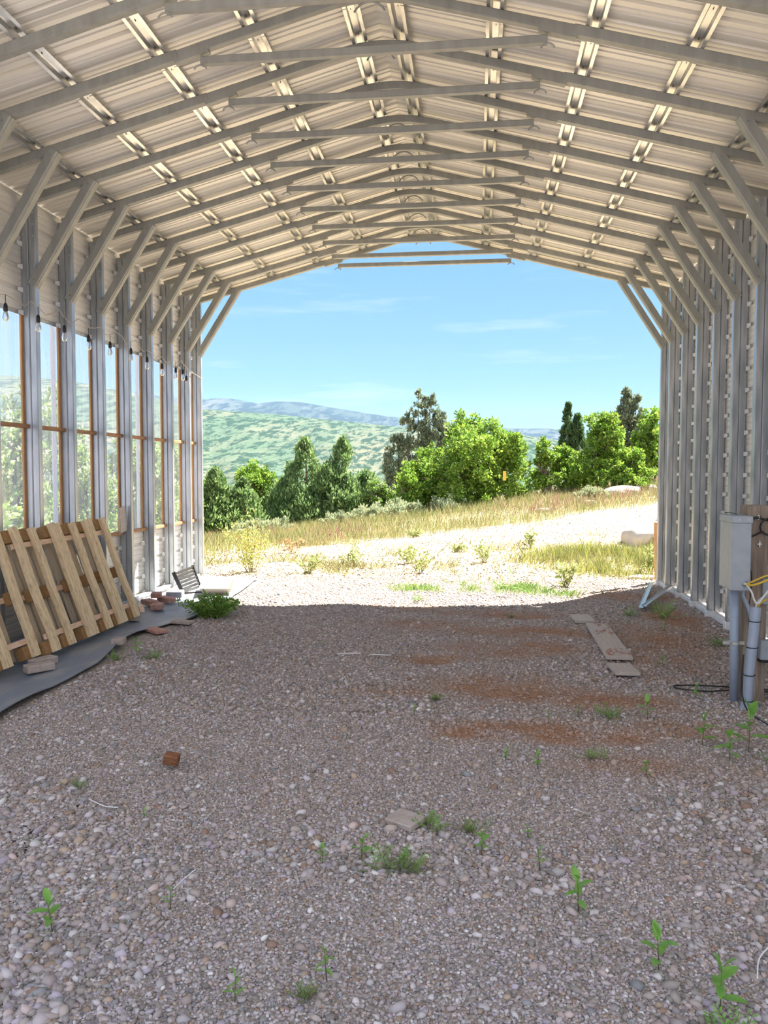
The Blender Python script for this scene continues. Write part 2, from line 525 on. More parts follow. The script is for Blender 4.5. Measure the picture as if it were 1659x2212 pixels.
# far hills: one sheet of land in polar coordinates
def hill_mesh(name, r_in, r_out, prof, zin, amp, nr, na, mat, az0=-62, az1=50, seed=1, back=0.5):
    az = np.radians(np.linspace(az0, az1, na))
    t = np.linspace(0, 1.25, nr)
    A, T = np.meshgrid(az, t)
    tanv = np.interp(np.degrees(A), [p[0] for p in prof], [p[1] for p in prof])
    R = r_in + (r_out - r_in) * T
    crest = 1.5 + tanv * r_out
    ridge = np.where(T <= 1, 0.22 * T + 0.78 * sstep(0.52, 1.06, T) / 0.9675, 1 - (T - 1) * back)
    Xh, Yh = R * np.sin(A), R * np.cos(A)
    # spurs and gullies that run down the face
    sp = fbm(np.degrees(A) * 0.35 + T * 1.1, T * 1.2 + 3, 3, seed) - 0.5
    bell = np.sin(np.clip(T, 0, 1) * math.pi) ** 0.7
    Zh = zin + (crest - zin) * ridge + amp * sp * bell * 2 + amp * 0.05 * (fbm(Xh / 40, Yh / 40, 4, seed + 5) - 0.5)
    i = np.arange((na - 1) * (nr - 1)); r = i // (na - 1); c = i % (na - 1); a = r * na + c
    F = np.stack([a, a + 1, a + na + 1, a + na], 1)
    o = mesh_np(name, np.stack([Xh.ravel(), Yh.ravel(), Zh.ravel()], 1), F, mat, smooth=True)
    return tag(o, kind='structure')

def hill_mat(name, a, b, c, s1, s2, thr):
    m = bpy.data.materials.new(name)
    m.use_nodes = True
    n, l = m.node_tree.nodes, m.node_tree.links
    bs = n['Principled BSDF']; bs.inputs['Roughness'].default_value = 1.0; bs.inputs['Specular IOR Level'].default_value = 0.0
    tc = n.new('ShaderNodeTexCoord')
    n1 = n.new('ShaderNodeTexNoise'); n1.inputs['Scale'].default_value = s1; n1.inputs['Detail'].default_value = 8; n1.inputs['Roughness'].default_value = 0.65
    n2 = n.new('ShaderNodeTexNoise'); n2.inputs['Scale'].default_value = s2; n2.inputs['Detail'].default_value = 6; n2.inputs['Roughness'].default_value = 0.7
    mp = n.new('ShaderNodeMapping'); mp.inputs['Scale'].default_value = (1, 0.30, 1)
    l.new(tc.outputs['Object'], mp.inputs[0])
    for q in (n1, n2): l.new(mp.outputs[0], q.inputs['Vector'])
    r1 = n.new('ShaderNodeMapRange'); r1.inputs[1].default_value = 0.46; r1.inputs[2].default_value = 0.62
    r2 = n.new('ShaderNodeMapRange'); r2.inputs[1].default_value = thr; r2.inputs[2].default_value = thr + 0.06
    l.new(n1.outputs[0], r1.inputs[0]); l.new(n2.outputs[0], r2.inputs[0])
    m1 = n.new('ShaderNodeMixRGB'); m1.inputs['Color1'].default_value = (*a, 1); m1.inputs['Color2'].default_value = (*b, 1)
    l.new(r1.outputs[0], m1.inputs[0])
    m2 = n.new('ShaderNodeMixRGB'); m2.inputs['Color2'].default_value = (*c, 1)
    l.new(r2.outputs[0], m2.inputs[0]); l.new(m1.outputs[0], m2.inputs['Color1'])
    l.new(m2.outputs[0], bs.inputs['Base Color'])
    bn = n.new('ShaderNodeBump'); bn.inputs['Strength'].default_value = 1.0; bn.inputs['Distance'].default_value = 3.5
    l.new(n2.outputs[0], bn.inputs['Height']); l.new(bn.outputs[0], bs.inputs['Normal'])
    return m
M['hill'] = hill_mat('scrub_hillside', (0.080, 0.120, 0.080), (0.150, 0.150, 0.105), (0.028, 0.055, 0.038), 0.008, 0.075, 0.48)
M['hillfar'] = hill_mat('forested_mountain', (0.040, 0.060, 0.055), (0.10, 0.11, 0.11), (0.015, 0.028, 0.028), 0.003, 0.022, 0.47)
def px_az(u):
    # bearing of the ridge survey points
    return math.degrees(math.atan((u - 829.5) / 1676.1)) - math.degrees(YAW)
mid = [(0, 201), (80, 193), (130, 190), (200, 178), (300, 158), (440, 127), (600, 115), (720, 103), (840, 91), (1000, 80), (1130, 72), (1270, 54), (1500, 40)]
prof_mid = [(-62, 0.16)] + [(px_az(u), (z - 1.5) / math.hypot(1500 * math.tan(math.radians(px_az(u))), 1500)) for u, z in mid] + [(50, 0.03)]
far = [(0, 480), (300, 420), (440, 387), (470, 392), (500, 390), (560, 362), (600, 372), (650, 368), (700, 345), (780, 312), (885, 275), (1000, 240), (1130, 222), (1180, 224), (1275, 188), (1420, 163)]
prof_far = [(-62, 0.12)] + [(px_az(u), (z - 1.5) / math.hypot(4000 * math.tan(math.radians(px_az(u))), 4000)) for u, z in far] + [(50, 0.03)]
hill_mesh('hillside_scrub', 65, 1500, prof_mid, -24, 9, 260, 500, M['hill'], seed=4)
hill_mesh('mountain_far', 1800, 4000, prof_far, -30, 26, 120, 400, M['hillfar'], seed=14)

# summer haze over the valley
hz = bpy.data.materials.new('valley_haze')
hz.use_nodes = True
hn, hl = hz.node_tree.nodes, hz.node_tree.links
hn.clear()
ho = hn.new('ShaderNodeOutputMaterial')
hv = hn.new('ShaderNodeVolumeScatter')
hv.inputs['Color'].default_value = (0.40, 0.62, 1.0, 1)
hv.inputs['Density'].default_value = 0.00009
hv.inputs['Anisotropy'].default_value = 0.0
hl.new(hv.outputs[0], ho.inputs['Volume'])
hb = MB().box((-600, 2700, 60), (9000, 5000, 700)).build('valley_haze', hz)
tag(hb, 'thin blue summer haze filling the valley in front of the hills', 'haze', kind='stuff')

# ------------------------------------------------------------------ the shed
W = 3.124
def fy(k): return 4.086 + 0.61 * k if k < 11 else 10.637
def rt(x): return 4.385 - 0.262 * (abs(x) - 1.4)      # top of the rafter tubes
SLOPE = math.atan(0.262)
Y_START, Y_END = 1.55, 10.80

# frames
def sq(a, b, ch=0.006):
    a, b = a / 2, b / 2
    return [(-a + ch, -b), (a - ch, -b), (a, -b + ch), (a, b - ch), (a - ch, b), (-a + ch, b), (-a, b - ch), (-a, -b + ch)]

def make_frame():
    root = empty('steel_frame')
    T = 0.066
    for s in (-1, 1):
        # post: two square tubes side by side, with screws at head and foot
        m = MB()
        for dx in (0.032, 0.098):
            m.cbox((s * (W + dx), 0, (rt(W) - 0.06 + 0.05) / 2), (0.063, 0.064, rt(W) - 0.06 - 0.05), 0.007)
        for zz in (0.12, 0.22, 0.32, 3.56, 3.66, 3.76):
            for dx in (0.018, 0.112):
                m.cbox((s * (W + dx), -0.034, zz + dx * 0.2), (0.012, 0.006, 0.012), 0.002, mi=1)
        m.build('post', [M['galv_post'], M['steel']], root)
        # eave rafter
        m = MB()
        x0, x1 = 1.335, W + 0.085
        pts = [(s * x0, 0, rt(x0) - T / 2), (s * x1, 0, rt(x1) - T / 2)]
        n = Vector((s * math.sin(SLOPE), 0, math.cos(SLOPE)))
        m.sweep(sq(0.066, T), pts, [(0, 1, 0)] * 2, [n] * 2)
        m.cbox((s * 1.9, -0.034, rt(1.9) - 0.04), (0.010, 0.005, 0.010), 0.002)
        m.build('rafter', M['galv'], root)
        # knee brace: folded channel over the tubes
        m = MB()
        a = Vector((s * (W + 0.035), 0, 3.14)); b = Vector((s * 2.585, 0, 4.03))
        d = (b - a).normalized()
        nrm = Vector((-d.z, 0, d.x)) * (-s)       # towards the inside of the shed, downwards
        if nrm.z > 0: nrm = -nrm
        prof = [(-0.052, -0.036), (-0.058, -0.030), (-0.058, 0.036), (-0.052, 0.036), (-0.052, -0.026), (-0.046, -0.030),
                (0.046, -0.030), (0.052, -0.026), (0.052, 0.036), (0.058, 0.036), (0.058, -0.030), (0.052, -0.036),
                (0.030, -0.036), (0.026, -0.041), (-0.026, -0.041), (-0.030, -0.036)]
        prof = [(-y, x) for x, y in prof]
        # local x = depth direction (inwards = nrm), local y = along the shed
        prof2 = [(p[0], p[1] * 0.80) for p in prof]
        m.sweep(prof2, [a, b], [nrm] * 2, [(0, 1, 0)] * 2)
        for q in (0.05, 0.95):
            c = a.lerp(b, q)
            m.box((c.x, -0.052, c.z), (0.012, 0.008, 0.012))
        m.build('knee_brace', M['galv'], root)
    # bent peak piece
    m = MB()
    pts, xd, yd = [], [], []
    for i in range(-14, 15):
        if abs(i) == 14: x = 1.36 * (i / 14)
        else: x = 0.32 * i / 13
        ax = abs(x)
        zt = rt(x) if ax > 0.30 else rt(0.30) + 0.262 * 0.15 * (1 - (ax / 0.30) ** 2)
        sl = math.atan(0.262 * min(1, ax / 0.30))
        sg = 1 if x >= 0 else -1
        pts.append((x, 0, zt - 0.033)); xd.append((0, 1, 0)); yd.append((sg * math.sin(sl), 0, math.cos(sl)))
    m.sweep(sq(0.058, 0.060), pts, xd, yd)
    for s in (-1, 1):       # sleeve plates that overlap the eave rafters
        n = Vector((s * math.sin(SLOPE), 0, math.cos(SLOPE)))
        p = [(s * 1.12, 0, rt(1.12) - 0.042), (s * 1.36, 0, rt(1.36) - 0.047)]
        m.sweep(sq(0.060, 0.078, 0.004), p, [(0, 1, 0)] * 2, [n] * 2)
    m.build('peak_rafter', M['galv'], root)
    # collar tie
    m = MB()
    m.sweep(sq(0.052, 0.052), [(-1.17, 0, 4.322), (1.17, 0, 4.322)], [(0, 1, 0)] * 2, [(0, 0, 1)] * 2)
    m.build('collar_tie', M['galv'], root)
    # curved clips at the ends of the tie and under the ridge
    for cx, cz, rad in ((-1.17, 4.285, 0.05), (1.17, 4.285, 0.05), (0, 4.575, 0.115)):
        m = MB()
        pts = []
        for i in range(9):
            t = math.pi * (0.15 + 0.7 * i / 8)
            pts.append((cx + rad * math.cos(t), -0.02, cz - (0.02 if cx else 0.0) + rad * (math.sin(t) - 0.5)))
        m.tube(pts, 0.006 if cx else 0.007, 6)
        m.build('curved_clip', M['galv'], root)
    return root

order = ['nearest to the camera', 'second', 'third', 'fourth', 'fifth', 'sixth', 'seventh', 'eighth', 'ninth', 'tenth']
proto = make_frame()
fl = {11: 'galvanised steel arch frame standing at the far open end, framing the view',
      10: 'galvanised steel arch frame just inside the far end frame',
      1: 'galvanised steel arch frame nearest the camera, crossing the top picture corners'}
names = {2: 'second', 3: 'third', 4: 'fourth', 5: 'fifth', 6: 'sixth', 7: 'seventh', 8: 'eighth', 9: 'ninth'}
for k in range(1, 12):
    o = proto if k == 1 else copy_tree(proto)
    o.location = (0, fy(k), 0)
    lab = fl.get(k) or 'galvanised steel arch frame with posts and collar tie, %s arch counting from the camera' % names[k]
    tag(o, lab, 'steel frame', 'steel arch frames of the shed')

# hat channels
HX = [(-2.72, 'lowest on the left roof slope'), (-2.10, 'second up on the left roof slope'), (-1.46, 'third up on the left roof slope'), (-0.82, 'fourth up on the left roof slope'), (-0.155, 'just left of the ridge'),
      (0.155, 'just right of the ridge'), (0.83, 'fourth up on the right roof slope'), (1.465, 'third up on the right roof slope'), (2.09, 'second up on the right roof slope'), (2.72, 'lowest on the right roof slope')]
for hx, where in HX:
    s = 1 if hx > 0 else -1
    tx = Vector((s * math.cos(SLOPE), 0, -math.sin(SLOPE))); tn = Vector((s * math.sin(SLOPE), 0, math.cos(SLOPE)))
    zt = rt(hx) + 0.001
    if abs(hx) < 0.3:
        zt = rt(0.30) + 0.262 * 0.15 * (1 - (hx / 0.30) ** 2) + 0.004
    outer = [(-0.058, 0.004), (-0.058, 0), (-0.034, 0), (-0.022, 0.033), (0.022, 0.033), (0.034, 0), (0.058, 0), (0.058, 0.004), (0.037, 0.0025), (0.0245, 0.036), (-0.0245, 0.036), (-0.037, 0.0025)]
    m = MB().sweep(outer, [(hx, Y_START, zt), (hx, Y_END, zt)], [tx] * 2, [tn] * 2)
    # lapped joint of two channel lengths
    j = [(a * 1.04, b * 1.0 - 0.003) for a, b in outer]
    m.sweep(j, [(hx, 5.46, zt), (hx, 5.60, zt)], [tx] * 2, [tn] * 2)
    # screws and slots showing in the recess of the channel, close to the frames
    for k in range(1, 12):
        for dy in (-0.07, 0.22):
            c = Vector((hx, fy(k) + dy, zt)) + tn * 0.031 + tx * (0.004 * ((k * 7) % 3 - 1))
            if c.y < Y_END: m.box(c, (0.004, 0.016, 0.006), mi=1)
    o = m.build('hat_channel', [M['hat'], M['dark']])
    tag(o, 'bright galvanised hat channel running lengthwise, ' + where, 'roof channel', 'roof hat channels')

# roof sheet (ribs run down the slope)
def rib_profile(a, b, pitch, depth, minor=True):
    pts = []
    t = a
    while t < b:
        pts += [(t, 0), (t + 0.012, depth), (t + 0.032, depth), (t + 0.044, 0)]
        if minor:
            for q in (0.095, 0.150):
                pts += [(t + q, 0), (t + q + 0.006, depth * 0.22), (t + q + 0.016, depth * 0.22), (t + q + 0.022, 0)]
        t += pitch
    pts = [p for p in pts if p[0] <= b] + [(b, 0)]
    return pts
def ribbed_sheet(m, prof, place, thick):
    """place(u, d, side) -> point ; prof list of (u, d)"""
    n = len(prof)
    for e0, e1 in ((0, 1),):
        vs = []
        for layer in (0.0, thick):
            for e in (e0, e1):
                vs += [place(u, d + layer, e) for u, d in prof]
        fs = []
        for i in range(n - 1):
            fs.append((i, i + 1, n + i + 1, n + i))
            fs.append((2 * n + i, 3 * n + i, 3 * n + i + 1, 2 * n + i + 1))
            fs.append((i, 2 * n + i, 2 * n + i + 1, i + 1))
            fs.append((n + i, n + i + 1, 3 * n + i + 1, 3 * n + i))
        fs.append((0, n, 3 * n, 2 * n)); fs.append((n - 1, 3 * n - 1, 4 * n - 1, 2 * n - 1))
        m.add(vs, fs)
rp = rib_profile(Y_START, Y_END, 0.2286, 0.032)
m = MB()
for s in (-1, 1):
    tn = Vector((s * math.sin(SLOPE), 0, math.cos(SLOPE)))
    def place(u, d, e, s=s, tn=tn):
        x = 0.0 if e == 0 else 3.30
        xx = max(x, 0)
        base = Vector((s * xx, u, 4.385 - 0.262 * (xx - 1.4) + 0.041))
        if e == 0:
            return base + Vector((0, 0, d))
        return base + tn * d
    ribbed_sheet(m, rp, place, 0.0015)
tag(m.build('ceiling', M['panel']), kind='structure')
# ridge seam strip seen from below is the meeting line of the two slopes; outside ridge cap and gable trim
m = MB()
for s in (-1, 1):
    tn = Vector((s * math.sin(SLOPE), 0, math.cos(SLOPE)))
    m.sweep([(-0.0, -0.002), (0.16, -0.002), (0.16, 0.003), (0.0, 0.003)], [(0, Y_START, 4.752 + 0.068), (0, Y_END, 4.752 + 0.068)],
            [Vector((s * math.cos(SLOPE), 0, -math.sin(SLOPE)))] * 2, [tn] * 2)
tag(m.build('trim_1', M['panel']), kind='structure')
m = MB()
for s in (-1, 1):
    for yy in (Y_END,):
        tn = Vector((s * math.sin(SLOPE), 0, math.cos(SLOPE)))
        pts = [(0, yy, 4.752 + 0.02), (s * 3.30, yy, rt(3.30) + 0.02)]
        m.sweep([(-0.012, -0.035), (0.0, -0.035), (0.0, 0.048), (-0.012, 0.048)], pts, [(0, 1, 0)] * 2, [tn] * 2)
tag(m.build('trim_2', M['panel']), kind='structure')

# walls: ribs run lengthwise
XW = 3.262
def siding(name, s, y0, y1, z0, z1, leak_wedges=True):
    prof = [(z0 + i, d) for i, d in rib_profile(0, z1 - z0, 0.20, 0.020)]
    m = MB()
    def place(u, d, e):
        return Vector((s * (XW + d), y0 if e == 0 else y1, u))
    ribbed_sheet(m, prof, place, 0.0015)
    if leak_wedges:
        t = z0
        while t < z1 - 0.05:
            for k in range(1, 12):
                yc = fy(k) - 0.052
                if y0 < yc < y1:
                    # white wedge shaped in place of light leaking at the rib end by a post
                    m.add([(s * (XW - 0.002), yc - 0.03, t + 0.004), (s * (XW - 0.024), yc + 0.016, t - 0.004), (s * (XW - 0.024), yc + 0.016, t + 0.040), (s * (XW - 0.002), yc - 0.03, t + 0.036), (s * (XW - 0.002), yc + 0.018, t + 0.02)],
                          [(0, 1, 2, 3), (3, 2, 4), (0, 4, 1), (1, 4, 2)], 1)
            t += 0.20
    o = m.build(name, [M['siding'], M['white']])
    return tag(o, kind='structure')
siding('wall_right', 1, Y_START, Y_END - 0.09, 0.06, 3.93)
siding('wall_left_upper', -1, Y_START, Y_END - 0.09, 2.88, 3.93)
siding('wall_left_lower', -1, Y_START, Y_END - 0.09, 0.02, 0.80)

# base rails and feet
for s, side in ((1, 'right'), (-1, 'left')):
    m = MB()
    m.cbox((s * (W + 0.065), (Y_START + Y_END) / 2 - 0.05, 0.03), (0.064, Y_END - Y_START - 0.1, 0.06), 0.004)
    if s > 0:
        for k in range(1, 12):
            m.cbox((s * (W + 0.03), fy(k), 0.025), (0.09, 0.075, 0.09), 0.006)
    tag(m.build('baseboard_' + side, M['white' if s > 0 else 'galv_post']), kind='structure')

# clear sheets of the left wall
seams = [1.56, 3.32, 5.16, 7.00, 8.84, 10.66]
for i in range(5):
    y0, y1 = seams[i], seams[i + 1]
    prof = []
    u = y0
    while u < y1:
        prof.append((u, 0.0)); prof.append((min(u + 0.05, y1), 0.003)); u += 0.10
    m = MB()
    def place(u, d, e):
        return Vector((-(XW + 0.004 + d), u, 0.80 if e == 0 else 2.92))
    # single corrugated skin
    n = len(prof)
    m.add([place(u, d, 0) for u, d in prof] + [place(u, d, 1) for u, d in prof], [(j, j + 1, n + j + 1, n + j) for j in range(n - 1)])
    o = m.build('window_%d' % (i + 1), M['clear'], smooth=True)
    tag(o, kind='structure')
    if i in (1, 2, 3, 4):
        # pale overlap strip at the seam
        q = MB().box((-(XW + 0.012), y0 + 0.01, 1.86), (0.003, 0.085, 2.12))
        q.build('seam_strip', M['seam'], o)
# wood framing of the windows
ti = 3
for zz, nm in ((1.905, 'mid'), (0.815, 'sill')):
    m = MB().cbox((-(XW - 0.028), (Y_START + 10.6) / 2, zz), (0.045, 10.6 - Y_START, 0.038), 0.003)
    tag(m.build('trim_%d' % ti, M['rail']), kind='structure'); ti += 1
for k in range(2, 12):
    m = MB().cbox((-(XW - 0.0 + 0.000) + 0.003, fy(k) - 0.012, 1.85), (0.020, 0.10, 2.06), 0.003)
    tag(m.build('trim_%d' % ti, M['stud']), kind='structure'); ti += 1

# short upright board on the sill, and loose orange boards outside the right end post
o = MB().cbox((-3.18, 8.22, 0.97), (0.02, 0.15, 0.28), 0.003, rot=Matrix.Rotation(0.12, 3, 'X')).build('wood_offcut', M['plank'])
tag(o, 'short wooden board standing upright on the window sill of the left wall', 'board')
o = MB().cbox((3.17, 10.86, 0.40), (0.05, 0.09, 0.86), 0.004, rot=Matrix.Rotation(-0.03, 3, 'Y')).build('wooden_stake', M['stud'])
tag(o, 'orange pine board standing at the foot of the far right post', 'board')
o = MB().cbox((3.32, 11.0, 1.95), (0.03, 0.10, 1.2), 0.004).build('wooden_board', M['rail'])
tag(o, 'brown board fixed high outside the far right post', 'board')

# ------------------------------------------------------------------ string lights on the left wall
sl = empty('string_lights', (-3.02, 6, 2.9), label='string of clear bulbs on black sockets hung along the left wall', cat='string lights')
bp = [(5.50, 2.80), (5.93, 2.80), (6.40, 2.80), (6.83, 2.79), (7.28, 2.78), (7.73, 2.79), (8.22, 2.80), (8.64, 2.77), (9.07, 2.75), (9.50, 2.76), (9.74, 2.77)]
pts = []
for i, (by, bz) in enumerate(bp):
    top = bz + 0.13
    if i:
        py, pz = bp[i - 1]
        for q in (0.25, 0.5, 0.75):
            pts.append((-3.07 + 0.04 * math.sin(q * math.pi), py + (by - py) * q, (pz + 0.13) * (1 - q) + top * q + 0.05 * math.sin(q * math.pi * 2 + i)))
    pts.append((-3.05, by, top))
pts.append((-3.10, 10.1, 2.86)); pts.append((-3.09, 10.6, 2.80))
for p in range(len(pts)): pts[p] = (pts[p][0] + 3.02, pts[p][1] - 6, pts[p][2] - 2.9)
MB().tube(pts, 0.0035, 5).build('cable', M['plank'], sl)
for by, bz in bp + [(9.86, 2.70)]:
    c = (-3.05 + 3.02, by - 6, bz - 2.9)
    so = MB()
    so.tube([(c[0], c[1], c[2] + 0.13), (c[0], c[1], c[2] + 0.05)], 0.003, 5)
    so.lathe([(0.008, 0.06), (0.013, 0.05), (0.017, 0.03), (0.018, 0.0), (0.015, -0.005)], c, 10)
    so.build('socket', M['black'], sl, smooth=True)
    if bz > 2.71:
        MB().lathe([(0.012, 0.0), (0.016, -0.015), (0.024, -0.045), (0.026, -0.06), (0.020, -0.078), (0.006, -0.088)], c, 12).build('bulb', M['bulb'], sl, smooth=True)

# ------------------------------------------------------------------ pallets against the left wall
def make_pallet(stations, width, H=1.03, seed=0, gap=0.105):
    """local frame: x = thickness (front +x), y = along the wall, z = up the face"""
    rd = random.Random(seed)
    root = empty('wooden_pallet')
    for ys, dbl in stations:
        for d in ([-0.038, 0.036] if dbl else [0]):
            w = rd.uniform(0.062, 0.074)
            m = MB()
            top = H + rd.uniform(-0.015, 0.01)
            # slightly crooked board built from stations along its length
            n = 9
            path = [(0.118 + rd.uniform(-0.002, 0.002), ys + d + 0.006 * math.sin(i * 1.1 + rd.random()), top * i / (n - 1)) for i in range(n)]
            m.sweep(sq(0.046, w, 0.004), path, [(1, 0, 0)] * n, [(0, 1, 0)] * n)
            m.build('front_board', M['pallet'], root)
    for zc in (0.05, H * 0.47, H - 0.055):
        for ys, dbl in stations:
            m = MB().cbox((0.060, ys + (0.035 if zc > 0.3 and zc < 0.7 else -0.04), zc), (0.075, 0.12 if not dbl else 0.15, 0.105), 0.004)
            m.build('block', M['block'], root)
        m = MB().cbox((0.014 if 0.3 < zc < 0.7 else 0.082, width / 2, zc + (0.085 if zc < 0.3 else -0.085 if zc > 0.7 else 0)), (0.024, width, 0.045), 0.003)
        m.build('cross_board', M['pallet_cross'], root)
    y = 0.05
    while y < width - 0.03:
        w = rd.uniform(0.075, 0.095)
        m = MB().cbox((-0.009, y, H / 2), (0.020, w, H - 0.02), 0.003, rot=Matrix.Rotation(rd.uniform(-0.006, 0.006), 3, 'X'))
        m.build('back_board', M['pallet_back'], root)
        y += rd.uniform(gap, gap + 0.03)
    return root
LEAN = math.atan2(0.36, 0.97)
p = make_pallet([(0.04, 0), (0.28, 0), (0.63, 1), (0.93, 0), (1.20, 1), (1.50, 0)], 1.55, seed=2)
p.location = (-2.67, 5.70, 0.045); p.rotation_euler = (0, -LEAN, 0)
tag(p, 'long pine pallet leaning on the left wall, the farther of two, seen whole', 'pallet', 'pallets leaning on the left wall')
p2 = make_pallet([(0.04, 0), (0.36, 0), (0.72, 0), (1.08, 0), (1.44, 0)], 1.48, seed=5, gap=0.24)
p2.location = (-2.74, 4.12, 0.045); p2.rotation_euler = (0, -LEAN + 0.03, 0)
tag(p2, 'pine pallet leaning on the left wall, the nearer one cut by the picture edge', 'pallet', 'pallets leaning on the left wall')

o = MB().cbox((0, 0, 0.40), (0.012, 1.45, 0.80), 0.003).build('black_sheet', M['black'])
o.location = (-3.02, 4.86, 0.035); o.rotation_euler = (0, -0.06, 0)  # plain black sheet added to black out the gaps of the near pallet
tag(o, 'black sheet leaning on the left wall that blacks out the gaps of the near pallet', 'sheet')
# rubber mat
def strip(name, mat, pts_right, xl, thick, wave, seed):
    ys = np.linspace(pts_right[0][0], pts_right[-1][0], 90)
    xr = np.interp(ys, [p[0] for p in pts_right], [p[1] for p in pts_right])
    nu = 16
    m = MB(); vs = []
    for lay in (0, 1):
        for i, yv in enumerate(ys):
            for j in range(nu):
                t = j / (nu - 1)
                x = xl + (xr[i] - xl) * t
                gz = float(ground_z(np.array([x]), np.array([yv]))[0])
                z = gz + 0.018 + wave * (t ** 4) * (0.6 + 0.5 * math.sin(yv * 3.1 + seed)) + 0.004 * math.sin(yv * 9 + t * 4) + (thick if lay else 0)
                vs.append((x, yv, z))
    n = len(ys); N = n * nu; fs = []
    for i in range(n - 1):
        for j in range(nu - 1):
            a = i * nu + j
            fs.append((a, a + nu, a + nu + 1, a + 1)); fs.append((N + a, N + a + 1, N + a + nu + 1, N + a + nu))
        fs.append((i * nu + nu - 1, (i + 1) * nu + nu - 1, N + (i + 1) * nu + nu - 1, N + i * nu + nu - 1))
        fs.append((i * nu, N + i * nu, N + (i + 1) * nu, (i + 1) * nu))
    for j in range(nu - 1):
        fs.append((j, j + 1, N + j + 1, N + j)); a = (n - 1) * nu + j
        fs.append((a, N + a, N + a + 1, a + 1))
    m.add(vs, fs)
    return m.build(name, mat, smooth=False)
o = strip('rubber_mat', M['mat'], [(3.2, -2.05), (4.27, -2.08), (5.1, -2.16), (5.65, -2.17), (6.0, -2.22), (6.33, -2.31), (6.71, -2.31), (7.2, -2.25), (7.39, -2.15), (7.9, -2.12), (8.72, -2.08)], -3.12, 0.008, 0.035, 1.0)
tag(o, 'long black rubber mat lying under the pallets along the left wall', 'mat')
o = strip('pale_sheet', M['sheet'], [(8.45, -2.36), (8.72, -2.12), (9.4, -2.16), (10.50, -2.27)], -3.12, 0.003, 0.0, 2.0)
o.location.z = 0.004
tag(o, 'pale sunlit sheet on the ground at the far left corner, by the last posts', 'sheet')

# bricks and pavers
def brick(name, mat, x, y, z, rz, dims, label, cat, group=None, tilt=(0, 0), hz=0.0):
    m = MB().cbox((0, 0, 0), dims, 0.005)
    o = m.build(name, mat)
    o.location = (x, y, z); o.rotation_euler = (tilt[0], tilt[1], rz)
    return tag(o, label, cat, group)
BR = 'loose paver bricks by the mat'
brick('paver_brick', M['paver'], -2.47, 5.33, 0.06, 0.9, (0.20, 0.10, 0.055), 'dusty brown paver brick on the mat before the near pallet, the front one', 'brick', BR)
brick('paver_brick', M['paver'], -2.54, 5.50, 0.06, 1.2, (0.20, 0.10, 0.055), 'dusty brown paver brick on the mat, partly behind the front one by the near pallet', 'brick', BR)
brick('paver_brick', M['paver'], -2.27, 6.20, 0.07, 0.15, (0.10, 0.12, 0.05), 'small dark paver lying alone on the mat edge beside the small weeds', 'brick', BR)
brick('paver_brick', M['brick'], -2.66, 7.92, 0.062, 0.2, (0.12, 0.16, 0.055), 'red paver brick closest to the camera in the little pile past the pallets', 'brick', BR)
brick('paver_brick', M['brick'], -2.85, 8.16, 0.062, 0.9, (0.11, 0.20, 0.055), 'red paver brick lying lowest at the left of the little brick pile', 'brick', BR)
brick('paver_brick', M['brick'], -2.84, 8.32, 0.118, 0.3, (0.11, 0.15, 0.055), 'red paver brick resting on top of the little brick pile', 'brick', BR)
brick('paver_brick', M['brick'], -2.74, 8.36, 0.062, 1.1, (0.11, 0.20, 0.055), 'red paver brick in the middle of the pile, under the top one', 'brick', BR)
brick('concrete_block', M['sheet'], -2.74, 8.62, 0.085, 0.2, (0.18, 0.18, 0.07), 'pale grey block with dark slot behind the little red brick pile', 'block')
brick('flat_stone', M['paver'], -2.12, 7.25, 0.035, 1.3, (0.10, 0.22, 0.03), 'thin flat brown slab tucked at the mat edge beside the bushy weed', 'stone')
brick('flat_stone', M['brick'], -2.22, 6.85, 0.03, 0.9, (0.12, 0.24, 0.03), 'flat reddish slab under the lifted edge of the black mat', 'stone')
brick('paver_stone', M['paver'], 0.44, 3.21, 0.028, -0.62, (0.145, 0.105, 0.03), 'flat dusty mauve paver lying tilted in the gravel near the hollow', 'paver', tilt=(0.12, -0.05))
brick('wood_chunk', M['rust_wood'], -0.81, 3.75, 0.035, 0.1, (0.075, 0.06, 0.05), 'small dark brown block of wood alone on the gravel', 'wood block', tilt=(0.1, 0.15))
# log offcut at the end of the far pallet
m = MB()
m.sweep([(-0.05, -0.045), (0.05, -0.055), (0.065, 0.02), (0.02, 0.07), (-0.05, 0.05)], [(-2.62, 7.28, 0.075), (-2.80, 7.60, 0.09), (-2.90, 7.85, 0.10)], [(0.85, 0.5, 0)] * 3, [(0, 0, 1)] * 3)
tag(m.build('timber_offcut', M['plank']), 'brown chunk of split timber on the mat at the far end of the pallets', 'timber')
m = MB().cbox((-2.62, 7.42, 0.13), (0.05, 0.30, 0.035), 0.003, rot=Matrix.Rotation(0.5, 3, 'Z'))
tag(m.build('pine_lath', M['pallet_cross']), 'short pale pine lath lying on the timber chunk beside the pallets', 'wood strip')

